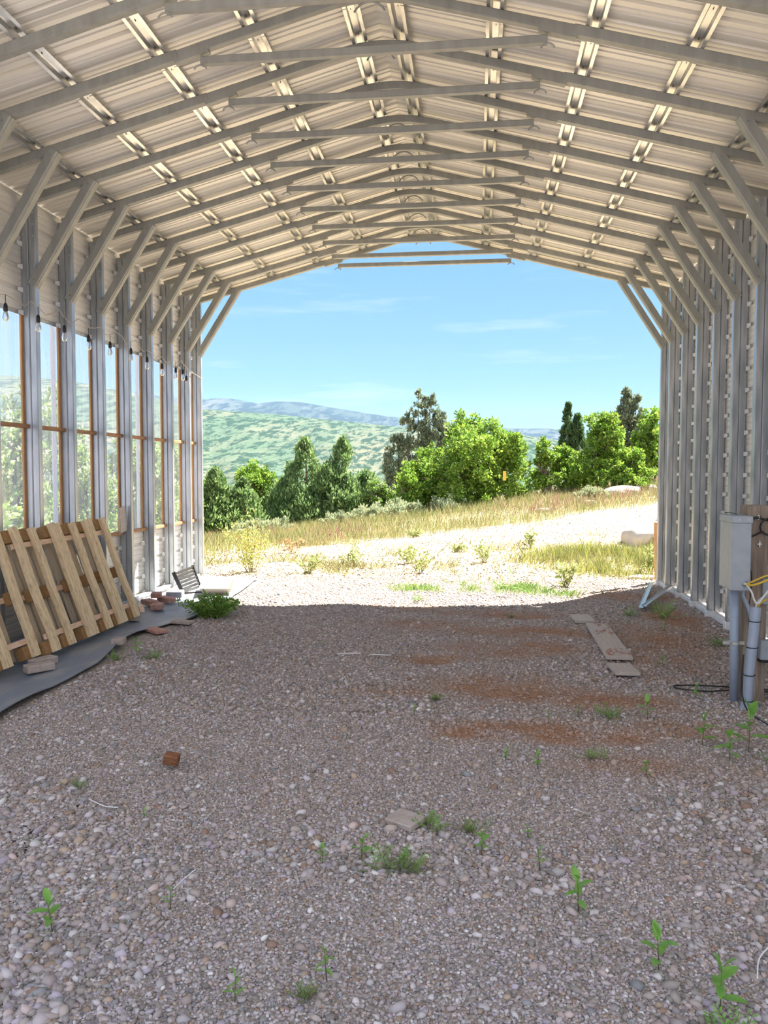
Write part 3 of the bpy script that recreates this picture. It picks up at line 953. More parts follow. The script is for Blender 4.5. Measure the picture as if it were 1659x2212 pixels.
# planks on the gravel
def gz1(x, y): return float(ground_z(np.array([float(x)]), np.array([float(y)]))[0])
def plank(name, cx, cy, w, l, t, rz, label, mat='plank', tilt=0.0):
    m = MB().cbox((0, 0, 0), (w, l, t), 0.004)
    o = m.build(name, M[mat])
    o.location = (cx, cy, gz1(cx, cy) + t / 2 + 0.016); o.rotation_euler = (tilt, 0, rz)
    return o
o = plank('wooden_plank', 1.88, 6.93, 0.205, 1.37, 0.030, -0.02, '')
tag(o, 'long weathered plank lying on the gravel at the right, dirt on top', 'plank', 'weathered boards on the gravel')
dm = MB()
for i in range(60):
    a = random.random()
    yy = random.choice([random.gauss(-0.55, 0.05), random.gauss(0.55, 0.06), random.gauss(0.25, 0.06)])
    xx = random.uniform(-0.08, 0.09)
    dm.box((xx, yy, 0.017), (random.uniform(.008, .03), random.uniform(.006, .025), 0.006), rot=Matrix.Rotation(a * 3, 3, 'Z'))
tag(dm.build('dirt_crumbs', M['brick'], o), kind='stuff')
o = plank('wooden_board_piece', 1.80, 7.92, 0.19, 0.36, 0.028, 0.05, '')
tag(o, 'short weathered board just beyond the far end of the long plank', 'board', 'weathered boards on the gravel')
o = plank('wooden_board_piece', 1.83, 5.91, 0.18, 0.34, 0.028, 0.03, '', tilt=-0.05)
tag(o, 'short weathered board just before the near end of the long plank', 'board', 'weathered boards on the gravel')

# bent metal strips in a V
def strip_bar(a, b, w, label):
    a = Vector(a); b = Vector(b); d = (b - a).normalized()
    sx = d.cross(Vector((0, 0, 1))).normalized()
    m = MB().sweep([(-w, 0), (-w, 0.018), (-w + .003, 0.018), (-w + .003, 0.003), (w - .003, 0.003), (w - .003, 0.018), (w, 0.018), (w, 0)], [a, b], [sx] * 2, [(0, 0, 1)] * 2)
    return tag(m.build('metal_channel_strip', M['steel']), label, 'metal strip', 'zinc strips in a V')
strip_bar((3.02, 10.45, 0.06), (2.50, 8.56, 0.045), 0.026, 'zinc channel strip in the V on the dirt, the left one')
strip_bar((3.16, 9.95, 0.10), (2.53, 8.54, 0.065), 0.026, 'zinc channel strip in the V on the dirt, the right one touching the wall')

# ------------------------------------------------------------------ black slatted rack and pan in the far left corner
rk = empty('slatted_rack', (-2.84, 9.0, 0.02), (0, 0, 0.06), 'black metal slatted rack lying tipped over by the far left posts', 'rack')
def bar(name, a, b, w, h, mat='blackm', par=rk):
    a = Vector(a); b = Vector(b); d = (b - a).normalized()
    sx = d.cross(Vector((0, 0, 1)))
    if sx.length < 0.05: sx = Vector((1, 0, 0))
    sx.normalize(); sy = sx.cross(d)
    return MB().sweep(sq(w, h, 0.003), [a, b], [sx] * 2, [sy] * 2).build(name, M[mat], par)
bar('side_rail', (0.05, 0.0, 0.0), (-0.06, -0.03, 0.27), 0.045, 0.045)
bar('side_rail', (0.10, 0.55, 0.0), (0.0, 0.52, 0.29), 0.028, 0.028)
for i in range(7):
    t = (i + 0.4) / 7
    a = Vector((0.05, 0.0, 0.0)).lerp(Vector((-0.06, -0.03, 0.27)), t)
    b = Vector((0.10, 0.55, 0.0)).lerp(Vector((0.0, 0.52, 0.29)), t)
    bar('slat', a, b, 0.016, 0.034)
bar('foot', (0.05, 0.0, 0.01), (0.33, 0.10, 0.01), 0.026, 0.026)
bar('foot', (0.10, 0.55, 0.01), (0.36, 0.60, 0.10), 0.026, 0.026)
# pan: a rectangular frustum tipped towards the camera
m = MB()
def ring(w, l, z): return [(-w, -l, z), (w, -l, z), (w, l, z), (-w, l, z)]
m.add(ring(0.13, 0.20, 0) + ring(0.19, 0.28, 0.09) + ring(0.20, 0.29, 0.095) + ring(0.20, 0.29, 0.10) + ring(0.185, 0.275, 0.098) + ring(0.125, 0.195, 0.012),
      [(3, 2, 1, 0)] + [(k * 4 + i, k * 4 + (i + 1) % 4, (k + 1) * 4 + (i + 1) % 4, (k + 1) * 4 + i) for k in range(5) for i in range(4)] + [(20, 21, 22, 23)])
for q in (-0.1, -0.03, 0.04, 0.11):
    m.box((q * 0.9, -0.247, 0.045), (0.010, 0.006, 0.075), rot=Matrix.Rotation(0.72, 3, 'X'))
o = m.build('shallow_pan', M['pan'])
o.location = (-2.40, 9.12, 0.05); o.rotation_euler = (0.10, 0.02, 0.25)
tag(o, 'shallow pale metal pan with flared rim on the sunlit sheet', 'pan')

# ------------------------------------------------------------------ electrical post on the right
tp = MB().cbox((0, 0, 0.645), (0.14, 0.14, 1.29), 0.006).build('timber_post', M['post'])
tp.location = (2.545, 5.345, 0.0)
tag(tp, 'square weathered timber post standing in the gravel at the right edge', 'post')
eb = empty('electrical_box', (2.385, 5.20, 0.76), label='tall narrow grey steel electrical box mounted on the timber post', cat='electrical box')
MB().cbox((0, 0, 0.22), (0.115, 0.25, 0.44), 0.004).build('box_body', M['ebox'], eb)
m = MB().cbox((0.0, -0.002, 0.448), (0.125, 0.262, 0.045), 0.004)
m.build('lid', M['ebox'], eb)
m = MB()
for dx in (-0.02, 0.035): m.lathe([(0.004, 0), (0.004, 0.004)], (dx, -0.134, 0.448), 8, rot=Matrix.Rotation(math.pi / 2, 3, 'X'))
m.build('screw', M['steel'], eb)
MB().lathe([(0.018, 0), (0.018, 0.006), (0.012, 0.010), (0.012, 0.03)], (0.022, -0.125, 0.045), 16, rot=Matrix.Rotation(math.pi / 2, 3, 'X')).build('cable_gland', M['steel'], eb, smooth=True)
MB().lathe([(0.016, 0), (0.020, 0.006), (0.020, 0.012), (0.012, 0.018)], (-0.045, 0.10, 0.475), 12).build('knob', M['plank'], eb)

cp = empty('conduit_pipe', (2.41, 5.27, 0), label='straight grey conduit pipe running from the electrical box down into the gravel', cat='pipe')
MB().tube([(0.012, 0.0, -0.03), (0.0, 0, 0.78)], 0.0275, 20).build('pipe', M['pvc'], cp, smooth=True)
m = MB(); m.lathe([(0.0285, 0), (0.0310, 0.002), (0.0310, 0.024), (0.0285, 0.026)], (0.006, 0, 0.375), 20)
m.box((-0.045, 0.0, 0.388), (0.04, 0.004, 0.022)); m.box((0.045, 0.0, 0.388), (0.05, 0.004, 0.022))
m.build('pipe_strap', M['steel'], cp)
MB().tube([(0.06, 0.02, 0.80), (0.06, 0.02, 0.70), (0.09, 0.0, 0.62), (0.115, -0.03, 0.50)], 0.014, 12).build('small_conduit', M['pvc'], cp, smooth=True)

dp = empty('duct_pipe', (2.43, 5.09, 0), label='open-topped grey duct leaning by the post, bound with black ties, cables entering its top', cat='pipe')
pp = [(0.0, 0, -0.02), (0.012, 0, 0.03), (0.018, 0, 0.10), (0.024, 0.0, 0.25), (0.045, 0.01, 0.45), (0.062, 0.02, 0.655)]
ri = [0.036, 0.034, 0.030, 0.030, 0.031, 0.032]
m = MB().tube(pp, ri, 20, caps=False); m.tube(pp, [r - 0.003 for r in ri], 20, caps=False)
m.build('pipe', M['pvc'], dp, smooth=True)
for z in (0.06, 0.225, 0.40, 0.565):
    x = np.interp(z, [p[2] for p in pp], [p[0] for p in pp]); yy = np.interp(z, [p[2] for p in pp], [p[1] for p in pp])
    ring_pts = [(x + 0.0345 * math.cos(a), yy + 0.0345 * math.sin(a), z) for a in np.linspace(0, 2 * math.pi, 19)]
    MB().tube(ring_pts, 0.003, 5, caps=False).build('cable_tie', M['black'], dp)

def cable(name, pts, r, mat, label, cat, group=None):
    # Catmull-Rom smoothing
    P = [Vector(p) for p in pts]; out = []
    for i in range(len(P) - 1):
        p0 = P[max(i - 1, 0)]; p1 = P[i]; p2 = P[i + 1]; p3 = P[min(i + 2, len(P) - 1)]
        for k in range(8):
            t = k / 8
            out.append(0.5 * ((2 * p1) + (p2 - p0) * t + (2 * p0 - 5 * p1 + 4 * p2 - p3) * t * t + (3 * p1 - p0 - 3 * p2 + p3) * t ** 3))
    out.append(P[-1])
    return tag(MB().tube(out, r, 8).build(name, M[mat], smooth=True), label, cat, group)
CG = 'cables at the electrical post'
GL = (2.405, 5.04, 0.805)
cable('yellow_cable', [GL, (2.45, 5.0, 0.84), (2.52, 4.98, 0.875), (2.63, 4.98, 0.88)], 0.006, 'yellow', 'upper yellow cable arching right from the box gland', 'cable', CG)
cable('yellow_cable', [GL, (2.44, 4.99, 0.812), (2.53, 4.96, 0.855), (2.63, 4.95, 0.865)], 0.007, 'yellow', 'lower yellow cable leaving the box gland to the right', 'cable', CG)
cable('white_cable', [GL, (2.42, 4.99, 0.77), (2.435, 4.98, 0.72), (2.455, 4.97, 0.70), (2.50, 4.96, 0.77), (2.56, 4.95, 0.85), (2.63, 4.95, 0.87)], 0.006, 'cable_w', 'white cable that drops from the gland in a loop and rises right', 'cable', CG)
cable('white_cable', [(2.485, 5.10, 0.60), (2.49, 5.09, 0.68), (2.53, 5.06, 0.74), (2.60, 5.04, 0.79), (2.66, 5.03, 0.80)], 0.006, 'cable_w', 'white cable coming out of the top of the grey duct', 'cable', CG)
cable('yellow_cable', [(2.50, 5.11, 0.60), (2.505, 5.10, 0.67), (2.56, 5.07, 0.72), (2.66, 5.04, 0.77)], 0.006, 'yellow', 'yellow cable coming out of the top of the grey duct', 'cable', CG)
ring_c = [(2.60 + 0.052 * math.cos(a), 5.235 + 0.004 * math.sin(a * 2), 1.155 + 0.052 * math.sin(a)) for a in np.linspace(-2.4, 2 * math.pi + 0.3, 18)]
cable('black_cable_coil', [(2.46, 5.23, 1.08), (2.50, 5.225, 1.095)] + ring_c + [(2.545, 5.25, 1.21), (2.50, 5.25, 1.20)], 0.006, 'black', 'black cable coiled in a ring on the timber post', 'cable', CG)
cable('green_wire', [(2.33, 5.31, 1.235), (2.36, 5.25, 1.245), (2.43, 5.24, 1.225), (2.50, 5.25, 1.215), (2.56, 5.26, 1.222)], 0.0025, 'cable_g', 'thin dark green wire looped over the top of the electrical box', 'wire', CG)
cable('black_wire', [(2.48, 5.272, 1.00), (2.50, 5.272, 0.90), (2.515, 5.272, 0.82), (2.51, 5.272, 0.70), (2.50, 5.272, 0.60)], 0.003, 'black', 'thin black wire running down the front of the timber post', 'wire', CG)
cable('ground_cable', [(2.405, 5.055, 0.36), (2.398, 5.05, 0.22), (2.40, 5.04, 0.10), (2.42, 4.98, 0.02), (2.44, 4.72, 0.025), (2.47, 4.55, 0.02), (2.60, 4.30, 0.02), (2.72, 4.12, 0.02)], 0.005, 'black', 'black cable dropping along the duct and snaking over the gravel', 'cable', CG)
cable('ground_cable', [(2.75, 5.45, 0.02), (2.5, 5.46, 0.025), (2.30, 5.42, 0.02), (2.14, 5.46, 0.02), (2.10, 5.52, 0.02), (2.2, 5.56, 0.02), (2.5, 5.55, 0.02), (2.8, 5.5, 0.02)], 0.005, 'black', 'black cable lying in a flat loop on the gravel behind the conduit', 'cable', CG)

# hardware on the post
m = MB().lathe([(0.010, 0), (0.010, 0.012), (0.004, 0.014), (0.004, 0.03)], (2.545, 5.275, 1.215), 8, rot=Matrix.Rotation(math.pi / 2, 3, 'X'))
m.box((2.545, 5.262, 1.215), (0.007, 0.01, 0.030))
tag(m.build('wire_clamp', M['steel']), 'upper steel wire clamp on the timber post beside the coil', 'clamp')
m = MB().box((2.555, 5.262, 1.04), (0.007, 0.01, 0.040)); m.box((2.555, 5.266, 1.04), (0.026, 0.014, 0.008))
tag(m.build('wire_clamp', M['steel']), 'lower steel wire clamp on the timber post under the coil', 'clamp')
jb = MB().cbox((2.655, 5.30, 0.73), (0.15, 0.10, 0.17), 0.006).build('junction_box', M['ebox'])
tag(jb, 'grey junction box on the far side of the timber post, behind the yellow cables', 'electrical box')
lb = MB().cbox((2.60, 5.24, 0.355), (0.075, 0.055, 0.13), 0.005)
lb.box((2.60, 5.24, 0.282), (0.078, 0.058, 0.012), mi=1)
tag(lb.build('outlet_box', [M['ebox'], M['black']]), 'small grey covered outlet box low on the timber post', 'electrical box')
bk = MB().lathe([(0.0, 0.10), (0.055, 0.10), (0.07, 0.085), (0.075, 0.04), (0.085, 0.03), (0.085, 0.005), (0.08, 0)], (2.70, 5.26, 0.945), 24)
sb = MB().cbox((2.70, 5.26, 0.88), (0.12, 0.12, 0.13), 0.006).build('stub_block', M['plank'])
tag(sb, 'short pale wooden stub at the right picture edge, carrying a round black cap', 'wood block')
bk.build('cap', M['black'], sb, smooth=True)

# ------------------------------------------------------------------ strings and scraps on the gravel
def scrap(pts, r, label, mat='string', name='string_scrap', cat='string'):
    P = [(x, y, gz1(x, y) + 0.028) for x, y in pts]
    cable(name, P, r, mat, label, cat)
scrap([(-0.38, 6.14), (-0.25, 6.19), (-0.2, 6.2)], 0.004, 'left piece of white string lying mid floor')
scrap([(-0.12, 6.2), (0.05, 6.24)], 0.004, 'right piece of white string lying mid floor')
scrap([(-0.98, 3.22), (-0.91, 3.17), (-0.86, 3.14), (-0.80, 3.13)], 0.0022, 'thin white string scrap on the gravel at the left')
scrap([(-0.32, 2.56), (-0.31, 2.62), (-0.29, 2.70)], 0.002, 'thin white stalk stuck in the gravel, left foreground')
scrap([(1.56, 2.32), (1.60, 2.42), (1.66, 2.50)], 0.0022, 'thin white stalk at the lower right picture edge')

# ------------------------------------------------------------------ gravel stones
ICO_V = []
ph = (1 + 5 ** 0.5) / 2
for a, b, c in ((0, 1, ph), (1, ph, 0), (ph, 0, 1)):
    for s1 in (-1, 1):
        for s2 in (-1, 1):
            v = [a, b, c]
            nz = [i for i in range(3) if v[i] != 0]
            v[nz[0]] *= s1; v[nz[1]] *= s2
            ICO_V.append(v)
ICO_V = np.array(ICO_V, dtype=np.float64)
ICO_V /= np.linalg.norm(ICO_V[0])
def hull_faces(V):
    F = []
    d = np.linalg.norm(V[:, None] - V[None], axis=2)
    e = np.sort(d[0])[1] * 1.05
    for i in range(12):
        for j in range(i + 1, 12):
            for k in range(j + 1, 12):
                if d[i, j] < e and d[j, k] < e and d[i, k] < e:
                    n = np.cross(V[j] - V[i], V[k] - V[i])
                    F.append((i, j, k) if n @ V[i] > 0 else (i, k, j))
    return np.array(F)
ICO_F = hull_faces(ICO_V)
PAL = np.array([[0.44, 0.385, 0.375], [0.55, 0.50, 0.49], [0.40, 0.34, 0.30], [0.43, 0.36, 0.34], [0.34, 0.30, 0.27], [0.27, 0.24, 0.21],
                [0.56, 0.52, 0.50], [0.42, 0.32, 0.24], [0.29, 0.29, 0.29], [0.50, 0.40, 0.36], [0.34, 0.23, 0.17], [0.68, 0.66, 0.64], [0.44, 0.38, 0.42]])
PW = np.array([14, 12, 12, 12, 8, 6, 7, 6, 4, 7, 3, 1.5, 8.0]); PW /= PW.sum()
def stones(x, y, size, name, label, flat=0.6, seed=1, pal=None):
    rng = np.random.default_rng(seed)
    n = len(x)
    z = ground_z(x, y)
    sc = size[:, None] * np.stack([rng.uniform(0.75, 1.35, n), rng.uniform(0.6, 1.0, n), rng.uniform(0.35, 0.75, n) * flat / 0.6], 1)
    V = ICO_V[None] * (1 + rng.uniform(-0.32, 0.28, (n, 12, 1)))
    V = V * sc[:, None, :]
    # random yaw and tilt
    a = rng.uniform(0, 2 * np.pi, n); t = rng.normal(0, 0.35, n); q = rng.normal(0, 0.35, n)
    ca, sa, ct, st, cq, sq_ = np.cos(a), np.sin(a), np.cos(t), np.sin(t), np.cos(q), np.sin(q)
    y1 = V[..., 1] * ct[:, None] - V[..., 2] * st[:, None]; z1 = V[..., 1] * st[:, None] + V[..., 2] * ct[:, None]
    x1 = V[..., 0] * cq[:, None] + z1 * sq_[:, None]; z2 = -V[..., 0] * sq_[:, None] + z1 * cq[:, None]
    x2 = x1 * ca[:, None] - y1 * sa[:, None]; y2 = x1 * sa[:, None] + y1 * ca[:, None]
    P = np.stack([x2 + x[:, None], y2 + y[:, None], z2 + (z + sc[:, 2] * 0.35)[:, None]], 2)
    F = (ICO_F[None] + (np.arange(n) * 12)[:, None, None]).reshape(-1, 3)
    c = (PAL[rng.choice(len(PAL), n, p=PW)] if pal is None else np.array(pal)[rng.choice(len(pal), n)]) * rng.uniform(0.72, 1.18, (n, 1))
    d = dirt_w(x, y)[:, None] * 0.8
    c = c * (1 - d) + np.array([0.40, 0.25, 0.17]) * d
    o = mesh_np(name, P.reshape(-1, 3), F, M['stone'], np.repeat(c, 12, axis=0))
    tag(o, label, 'gravel', kind='stuff')

def scatter(n, y0, y1, dens, seed):
    rng = np.random.default_rng(seed)
    y = rng.uniform(y0, y1, n)
    xl = 0.73 - 0.62 * y - 0.15; xr = 0.73 + 0.42 * y + 0.2
    x = xl + rng.uniform(0, 1, n) * (xr - xl)
    keep = (x > -3.1) & (x < 3.15) & (rng.uniform(0, 1, n) < dens(x, y))
    # nothing on top of the mat
    keep &= ~((x < -2.13) & (y > 3.0) & (y < 10.6))
    return x[keep], y[keep]
def coarse(x, y):
    n = fbm(x * 1.1 + 3, y * 1.1, 3, 31)
    c = 0.12 + 0.9 * sstep(0.45, 0.62, n)
    c = np.maximum(c, sstep(-0.1, -0.5, x) * sstep(3.2, 2.2, y))         # heap at the lower left
    c = np.maximum(c, sstep(1.2, 1.9, x) * sstep(4.3, 3.4, y) * 0.9)       # right foreground
    c = np.maximum(c, np.exp(-((x - 0.4) / 0.9) ** 2 - ((y - 2.95) / 0.2) ** 2) * 0.9)
    c = np.maximum(c, np.exp(-((x + 0.2) / 1.1) ** 2 - ((y - 5.1) / 0.5) ** 2) * 0.8)
    c = c * (1 - 0.85 * np.exp(-((x - 0.45) / 0.5) ** 2 - ((y - 2.35) / 0.35) ** 2))
    return np.clip(c, 0, 1) * (1 - 0.7 * dirt_w(x, y))
def fine(x, y): return np.clip(0.95 - 0.95 * dirt_w(x, y), 0.06, 1)
rg = np.random.default_rng(50)
x, y = scatter(85000, 1.9, 4.6, fine, 1)
stones(x, y, rg.uniform(0.004, 0.0095, len(x)), 'fine_gravel', 'fine pinkish grey gravel chips covering the near floor', seed=2)
x, y = scatter(26000, 1.9, 4.8, coarse, 3)
stones(x, y, rg.uniform(0.009, 0.018, len(x)) * rg.choice([1, 1, 1, 1, 1.5], len(x)), 'coarse_gravel', 'coarse angular stones heaped over the near floor', seed=4)
x, y = scatter(90000, 4.4, 10.9, fine, 5)
stones(x, y, rg.uniform(0.007, 0.014, len(x)), 'floor_gravel', 'gravel covering the middle and far floor of the shed', seed=6)
x, y = scatter(9000, 4.6, 10.5, coarse, 7)
stones(x, y, rg.uniform(0.014, 0.024, len(x)), 'floor_pebbles', 'larger pebbles scattered over the middle floor', seed=8)
rng = np.random.default_rng(9)
n = 46000
y = rng.uniform(10.6, 24, n); x = 0.73 - 0.34 * y + rng.uniform(0, 1, n) * (0.72 * y) - 0.5
stones(x, y, rng.uniform(0.006, 0.016, n), 'track_gravel', 'sunlit pale gravel and pebbles of the yard beyond the shed', flat=0.5, seed=10, pal=[(0.62, 0.49, 0.34), (0.50, 0.38, 0.25), (0.22, 0.15, 0.09), (0.13, 0.09, 0.05), (0.06, 0.045, 0.03)])  # darkest tones put the shadows of small stones into the pebble colour
rng = np.random.default_rng(12)
x = rng.normal(-1.12, 0.09, 70); y = rng.normal(2.86, 0.13, 70)
stones(x, y, rng.uniform(0.006, 0.011, 70), 'dark_pellets', 'small dark brown pellets scattered in the gravel at the left edge', seed=13, pal=[(0.03, 0.018, 0.015), (0.05, 0.03, 0.025)])

# ------------------------------------------------------------------ plants
def leaf_tris(P, D, N, L, Wd):
    """folded leaf quads. P base (n,3), D direction, N side dir, L length, Wd width -> verts (n*4,3)"""
    tip = P + D * L[:, None]
    midp = P + D * (L * 0.45)[:, None]
    up = np.cross(D, N)
    a = midp + N * (Wd / 2)[:, None] + up * (Wd * 0.15)[:, None]
    b = midp - N * (Wd / 2)[:, None] + up * (Wd * 0.15)[:, None]
    V = np.stack([P, a, tip, b], 1).reshape(-1, 3)
    n = len(P); F = np.arange(n * 4).reshape(n, 4)
    return V, F
def unit(v): return v / np.maximum(np.linalg.norm(v, axis=1, keepdims=True), 1e-9)

def crown(centers, radii, per, size, palette, rng, upbias=0.3, elong=1.0, vert=1.0):
    C = np.repeat(centers, per, axis=0); R = np.repeat(radii, per)
    n = len(C)
    d = unit(rng.normal(0, 1, (n, 3)))
    rad = R * rng.uniform(0, 1, n) ** 0.45
    P = C + d * rad[:, None] * np.array([1, 1, vert])
    D = unit(d * 0.7 + rng.normal(0, 0.5, (n, 3)) + np.array([0, 0, upbias]))
    N = unit(np.cross(D, rng.normal(0, 1, (n, 3))))
    L = size * rng.uniform(0.7, 1.35, n) * elong
    V, F = leaf_tris(P, D, N, L, L / elong * 0.62)
    ci = rng.choice(len(palette), n)
    clump = np.repeat(rng.uniform(0.82, 1.15, len(centers)), per)
    T = np.array(palette)[ci] * (rng.uniform(0.85, 1.15, n) * clump)[:, None]
    return V, F, np.repeat(T, 4, axis=0)

OAK = [(0.18, 0.31, 0.035), (0.25, 0.39, 0.05), (0.12, 0.24, 0.035), (0.34, 0.44, 0.08), (0.16, 0.27, 0.05)]
JUN = [(0.16, 0.26, 0.095), (0.22, 0.33, 0.12), (0.12, 0.20, 0.075), (0.29, 0.39, 0.16)]
JUND = [(0.16, 0.20, 0.12), (0.21, 0.25, 0.16), (0.12, 0.16, 0.10), (0.26, 0.30, 0.20)]
SAGE = [(0.30, 0.36, 0.22), (0.36, 0.42, 0.27), (0.24, 0.31, 0.18)]

def branch_net(m, base, tips, r0, rng, n=5):
    for tpt in tips:
        b = Vector(base); t = Vector(tpt)
        mid = b.lerp(t, 0.5) + Vector((rng.normal(0, 0.08), rng.normal(0, 0.08), 0.05))
        m.tube([b, b.lerp(mid, 0.5) + Vector((rng.normal(0, .03), rng.normal(0, .03), 0)), mid, mid.lerp(t, 0.6), t], [r0, r0 * 0.8, r0 * 0.55, r0 * 0.3, r0 * 0.12], 5)

def make_oak(name, h, w, label, seed, n=150, per=75, leaf=0.11, pal=OAK, group=None, depth=None, low=0.06, cat='tree'):
    rng = np.random.default_rng(seed)
    root = empty(name, label=label, cat=cat, group=group)
    depth = depth or w
    # big lobes, then clumps on the lobes
    nl = 9
    lobes = []
    for i in range(nl):
        a = rng.uniform(0, 2 * math.pi)
        rad = rng.uniform(0.1, 0.32)
        zz = rng.uniform(0.28, 0.86)
        lobes.append((rad * math.cos(a) * w * (1.25 - zz * 0.5), rad * math.sin(a) * depth, zz * h, rng.uniform(0.16, 0.24)))
    lobes.append((0, 0, h * 0.84, 0.18)); lobes.append((-w * 0.3, 0, h * 0.3, 0.24)); lobes.append((w * 0.3, 0, h * 0.3, 0.24)); lobes.append((0, -depth * 0.25, h * 0.25, 0.26))
    n = int(n * 1.7); per = int(per * 0.62)
    cs = []
    for k in range(n):
        L = lobes[rng.integers(len(lobes))]
        d = rng.normal(0, 1, 3); d /= np.linalg.norm(d)
        q = L[3] * min(w, h) * rng.uniform(0.55, 1.25)
        c = np.array([L[0], L[1], L[2]]) + d * q
        c[2] = max(c[2], low * h + 0.05)
        cs.append(c)
    cs = np.array(cs)
    V, F, T = crown(cs, rng.uniform(0.10, 0.20, n) * min(w, h) / 2.6, per, leaf, pal, rng)
    mesh_np('foliage', V, F, M['leaf'], T, root)
    m = MB()
    m.tube([(0, 0, -0.25), (0.02, 0, h * 0.1), (-0.03, 0.02, h * 0.3)], [0.075, 0.06, 0.045], 7)
    m.tube([(0.18, 0.1, -0.25), (0.25, 0.1, h * 0.15), (0.4 * w / 2, 0.05, h * 0.4)], [0.05, 0.04, 0.03], 6)
    branch_net(m, (-0.03, 0.02, h * 0.28), cs[::3] * np.array([0.85, 0.85, 0.97]), 0.028, rng)
    m.build('trunk', M['bark'], root)
    return root

def make_juniper(name, h, w, label, seed, n=170, per=90, leaf=0.10, pal=JUN, group=None, peaks=((0, 0, 1.0),), cat='tree', rag=1.0, pw=1.0):
    rng = np.random.default_rng(seed)
    root = empty(name, label=label, cat=cat, group=group)
    cs, rs = [], []
    for k in range(n):
        pk = peaks[rng.integers(len(peaks))]
        hh = h * pk[2]
        t = rng.uniform(0, 1) ** 1.15
        zz = hh * (0.03 + 0.95 * t)
        rad = w * 0.5 * (0.62 if len(peaks) > 1 else 1) * ((1 - t) ** (0.75 * pw)) * rng.uniform(0.55, 1.08)
        a = rng.uniform(0, 2 * math.pi)
        cs.append((pk[0] * w + rad * math.cos(a), pk[1] * w + rad * math.sin(a), zz))
        rs.append(0.085 * w * (0.35 + 0.75 * (1 - t)) * rag * (1.6 if len(peaks) == 1 else 1))
    cs = np.array(cs); rs = np.array(rs)
    V, F, T = crown(cs, rs, per, leaf, pal, rng, upbias=1.3, elong=1.5, vert=1.7)
    mesh_np('foliage', V, F, M['leaf'], T, root)
    m = MB()
    for pk in peaks:
        m.tube([(pk[0] * w * 0.6, pk[1] * w * 0.6, -0.3), (pk[0] * w * 0.9, pk[1] * w, h * pk[2] * 0.4), (pk[0] * w, pk[1] * w, h * pk[2] * 0.93)], [0.09, 0.05, 0.01], 6)
    m.build('trunk', M['bark'], root)
    return root

def put(o, x, y, rz=0.0, dz=-0.05):
    o.location = (x, y, gz1(x, y) + dz); o.rotation_euler = (0, 0, rz)
    return o
TG = 'trees beyond the track'
# seen through the opening, left to right
put(make_juniper('juniper_tree', 2.5, 2.1, 'dull green juniper beside the far left post, left of the pale oak', 21, 190, 50, 0.10, JUN, TG, rag=0.8), -8.25, 26)
put(make_oak('oak_shrub', 2.4, 1.7, 'bright green oak shrub peeking from behind the far left post', 22, 70, 70, 0.10, OAK, TG), -9.1, 27)
put(make_juniper('juniper_tree', 2.0, 2.0, 'low olive juniper in front of the pale oak on the left', 23, 150, 50, 0.09, JUN, TG, rag=0.8), -7.4, 26.5)
put(make_oak('oak_tree', 2.9, 2.2, 'yellow-green oak left of the big twin-topped juniper', 24, 130, 75, 0.10, OAK, TG), -7.6, 29)
put(make_juniper('juniper_tree', 3.25, 4.0, 'big dense twin-topped green juniper left of centre', 25, 620, 60, 0.10, JUN, TG, rag=0.85, peaks=((-0.22, 0, 0.99), (0.14, 0.0, 1.0), (0.03, -0.12, 0.72), (0.36, 0, 0.6), (-0.40, 0.05, 0.55), (0.2, -0.16, 0.55), (-0.12, -0.16, 0.45))), -4.75, 28.5)
put(make_oak('oak_shrub', 1.45, 1.5, 'low pale green shrub between the big juniper and the large oak', 26, 60, 70, 0.09, OAK + SAGE, TG), -2.75, 27.5)
put(make_oak('oak_shrub', 1.6, 1.2, 'yellow-green shrub at the left foot of the large oak', 27, 60, 70, 0.09, OAK, TG), -1.6, 26)
put(make_juniper('pine_tree', 5.6, 3.3, 'tall grey-green conifer with ragged top behind the large oak', 28, 420, 42, 0.11, JUND, TG, rag=0.62, peaks=((-0.05, 0, 1.0), (0.12, 0.02, 0.97), (0.24, 0, 0.86), (-0.2, 0, 0.8), (0.32, 0, 0.72), (-0.34, 0, 0.62)), pw=0.7), -1.8, 36, dz=0.35)
put(make_oak('oak_tree', 3.1, 4.9, 'large bright yellow-green oak at the centre of the view', 29, 380, 85, 0.105, OAK, TG, low=0.03), 0.45, 26.8)
put(make_oak('oak_tree', 2.4, 1.9, 'left low arm of oak growth beside the large central oak', 30, 110, 75, 0.10, OAK, TG), -0.9, 27.5)
put(make_oak('oak_tree', 2.15, 0.95, 'slender young oak between the large oak and the dark juniper', 31, 60, 70, 0.09, OAK, TG), 3.0, 27)
put(make_juniper('juniper_tree', 3.0, 1.9, 'small dark pointed juniper on the skyline right of the large oak', 32, 120, 90, 0.10, [(0.07, 0.13, 0.05), (0.09, 0.16, 0.06)], TG, peaks=((0, 0, 1.0), (0.2, 0, 0.86))), 4.6, 34, dz=0.5)
put(make_oak('oak_shrub', 1.5, 2.6, 'wide low oak thicket in front of the dark pointed juniper', 33, 130, 75, 0.10, OAK, TG), 3.9, 28)
put(make_juniper('pine_tree', 3.5, 2.3, 'tall grey conifer behind the oaks near the right wall', 34, 360, 42, 0.11, JUND, TG, rag=0.62, peaks=((0, 0, 1.0), (0.18, 0, 0.93), (-0.16, 0, 0.7), (0.3, 0, 0.62)), pw=0.75), 7.0, 34, dz=0.0)
put(make_oak('oak_tree', 2.5, 2.0, 'yellow-green oak with the highest top among the right-hand thicket', 35, 150, 75, 0.10, OAK, TG), 4.9, 27)
put(make_oak('oak_tree', 2.6, 1.7, 'pale green oak touching the far right post', 36, 130, 75, 0.10, OAK, TG), 6.6, 27.5)
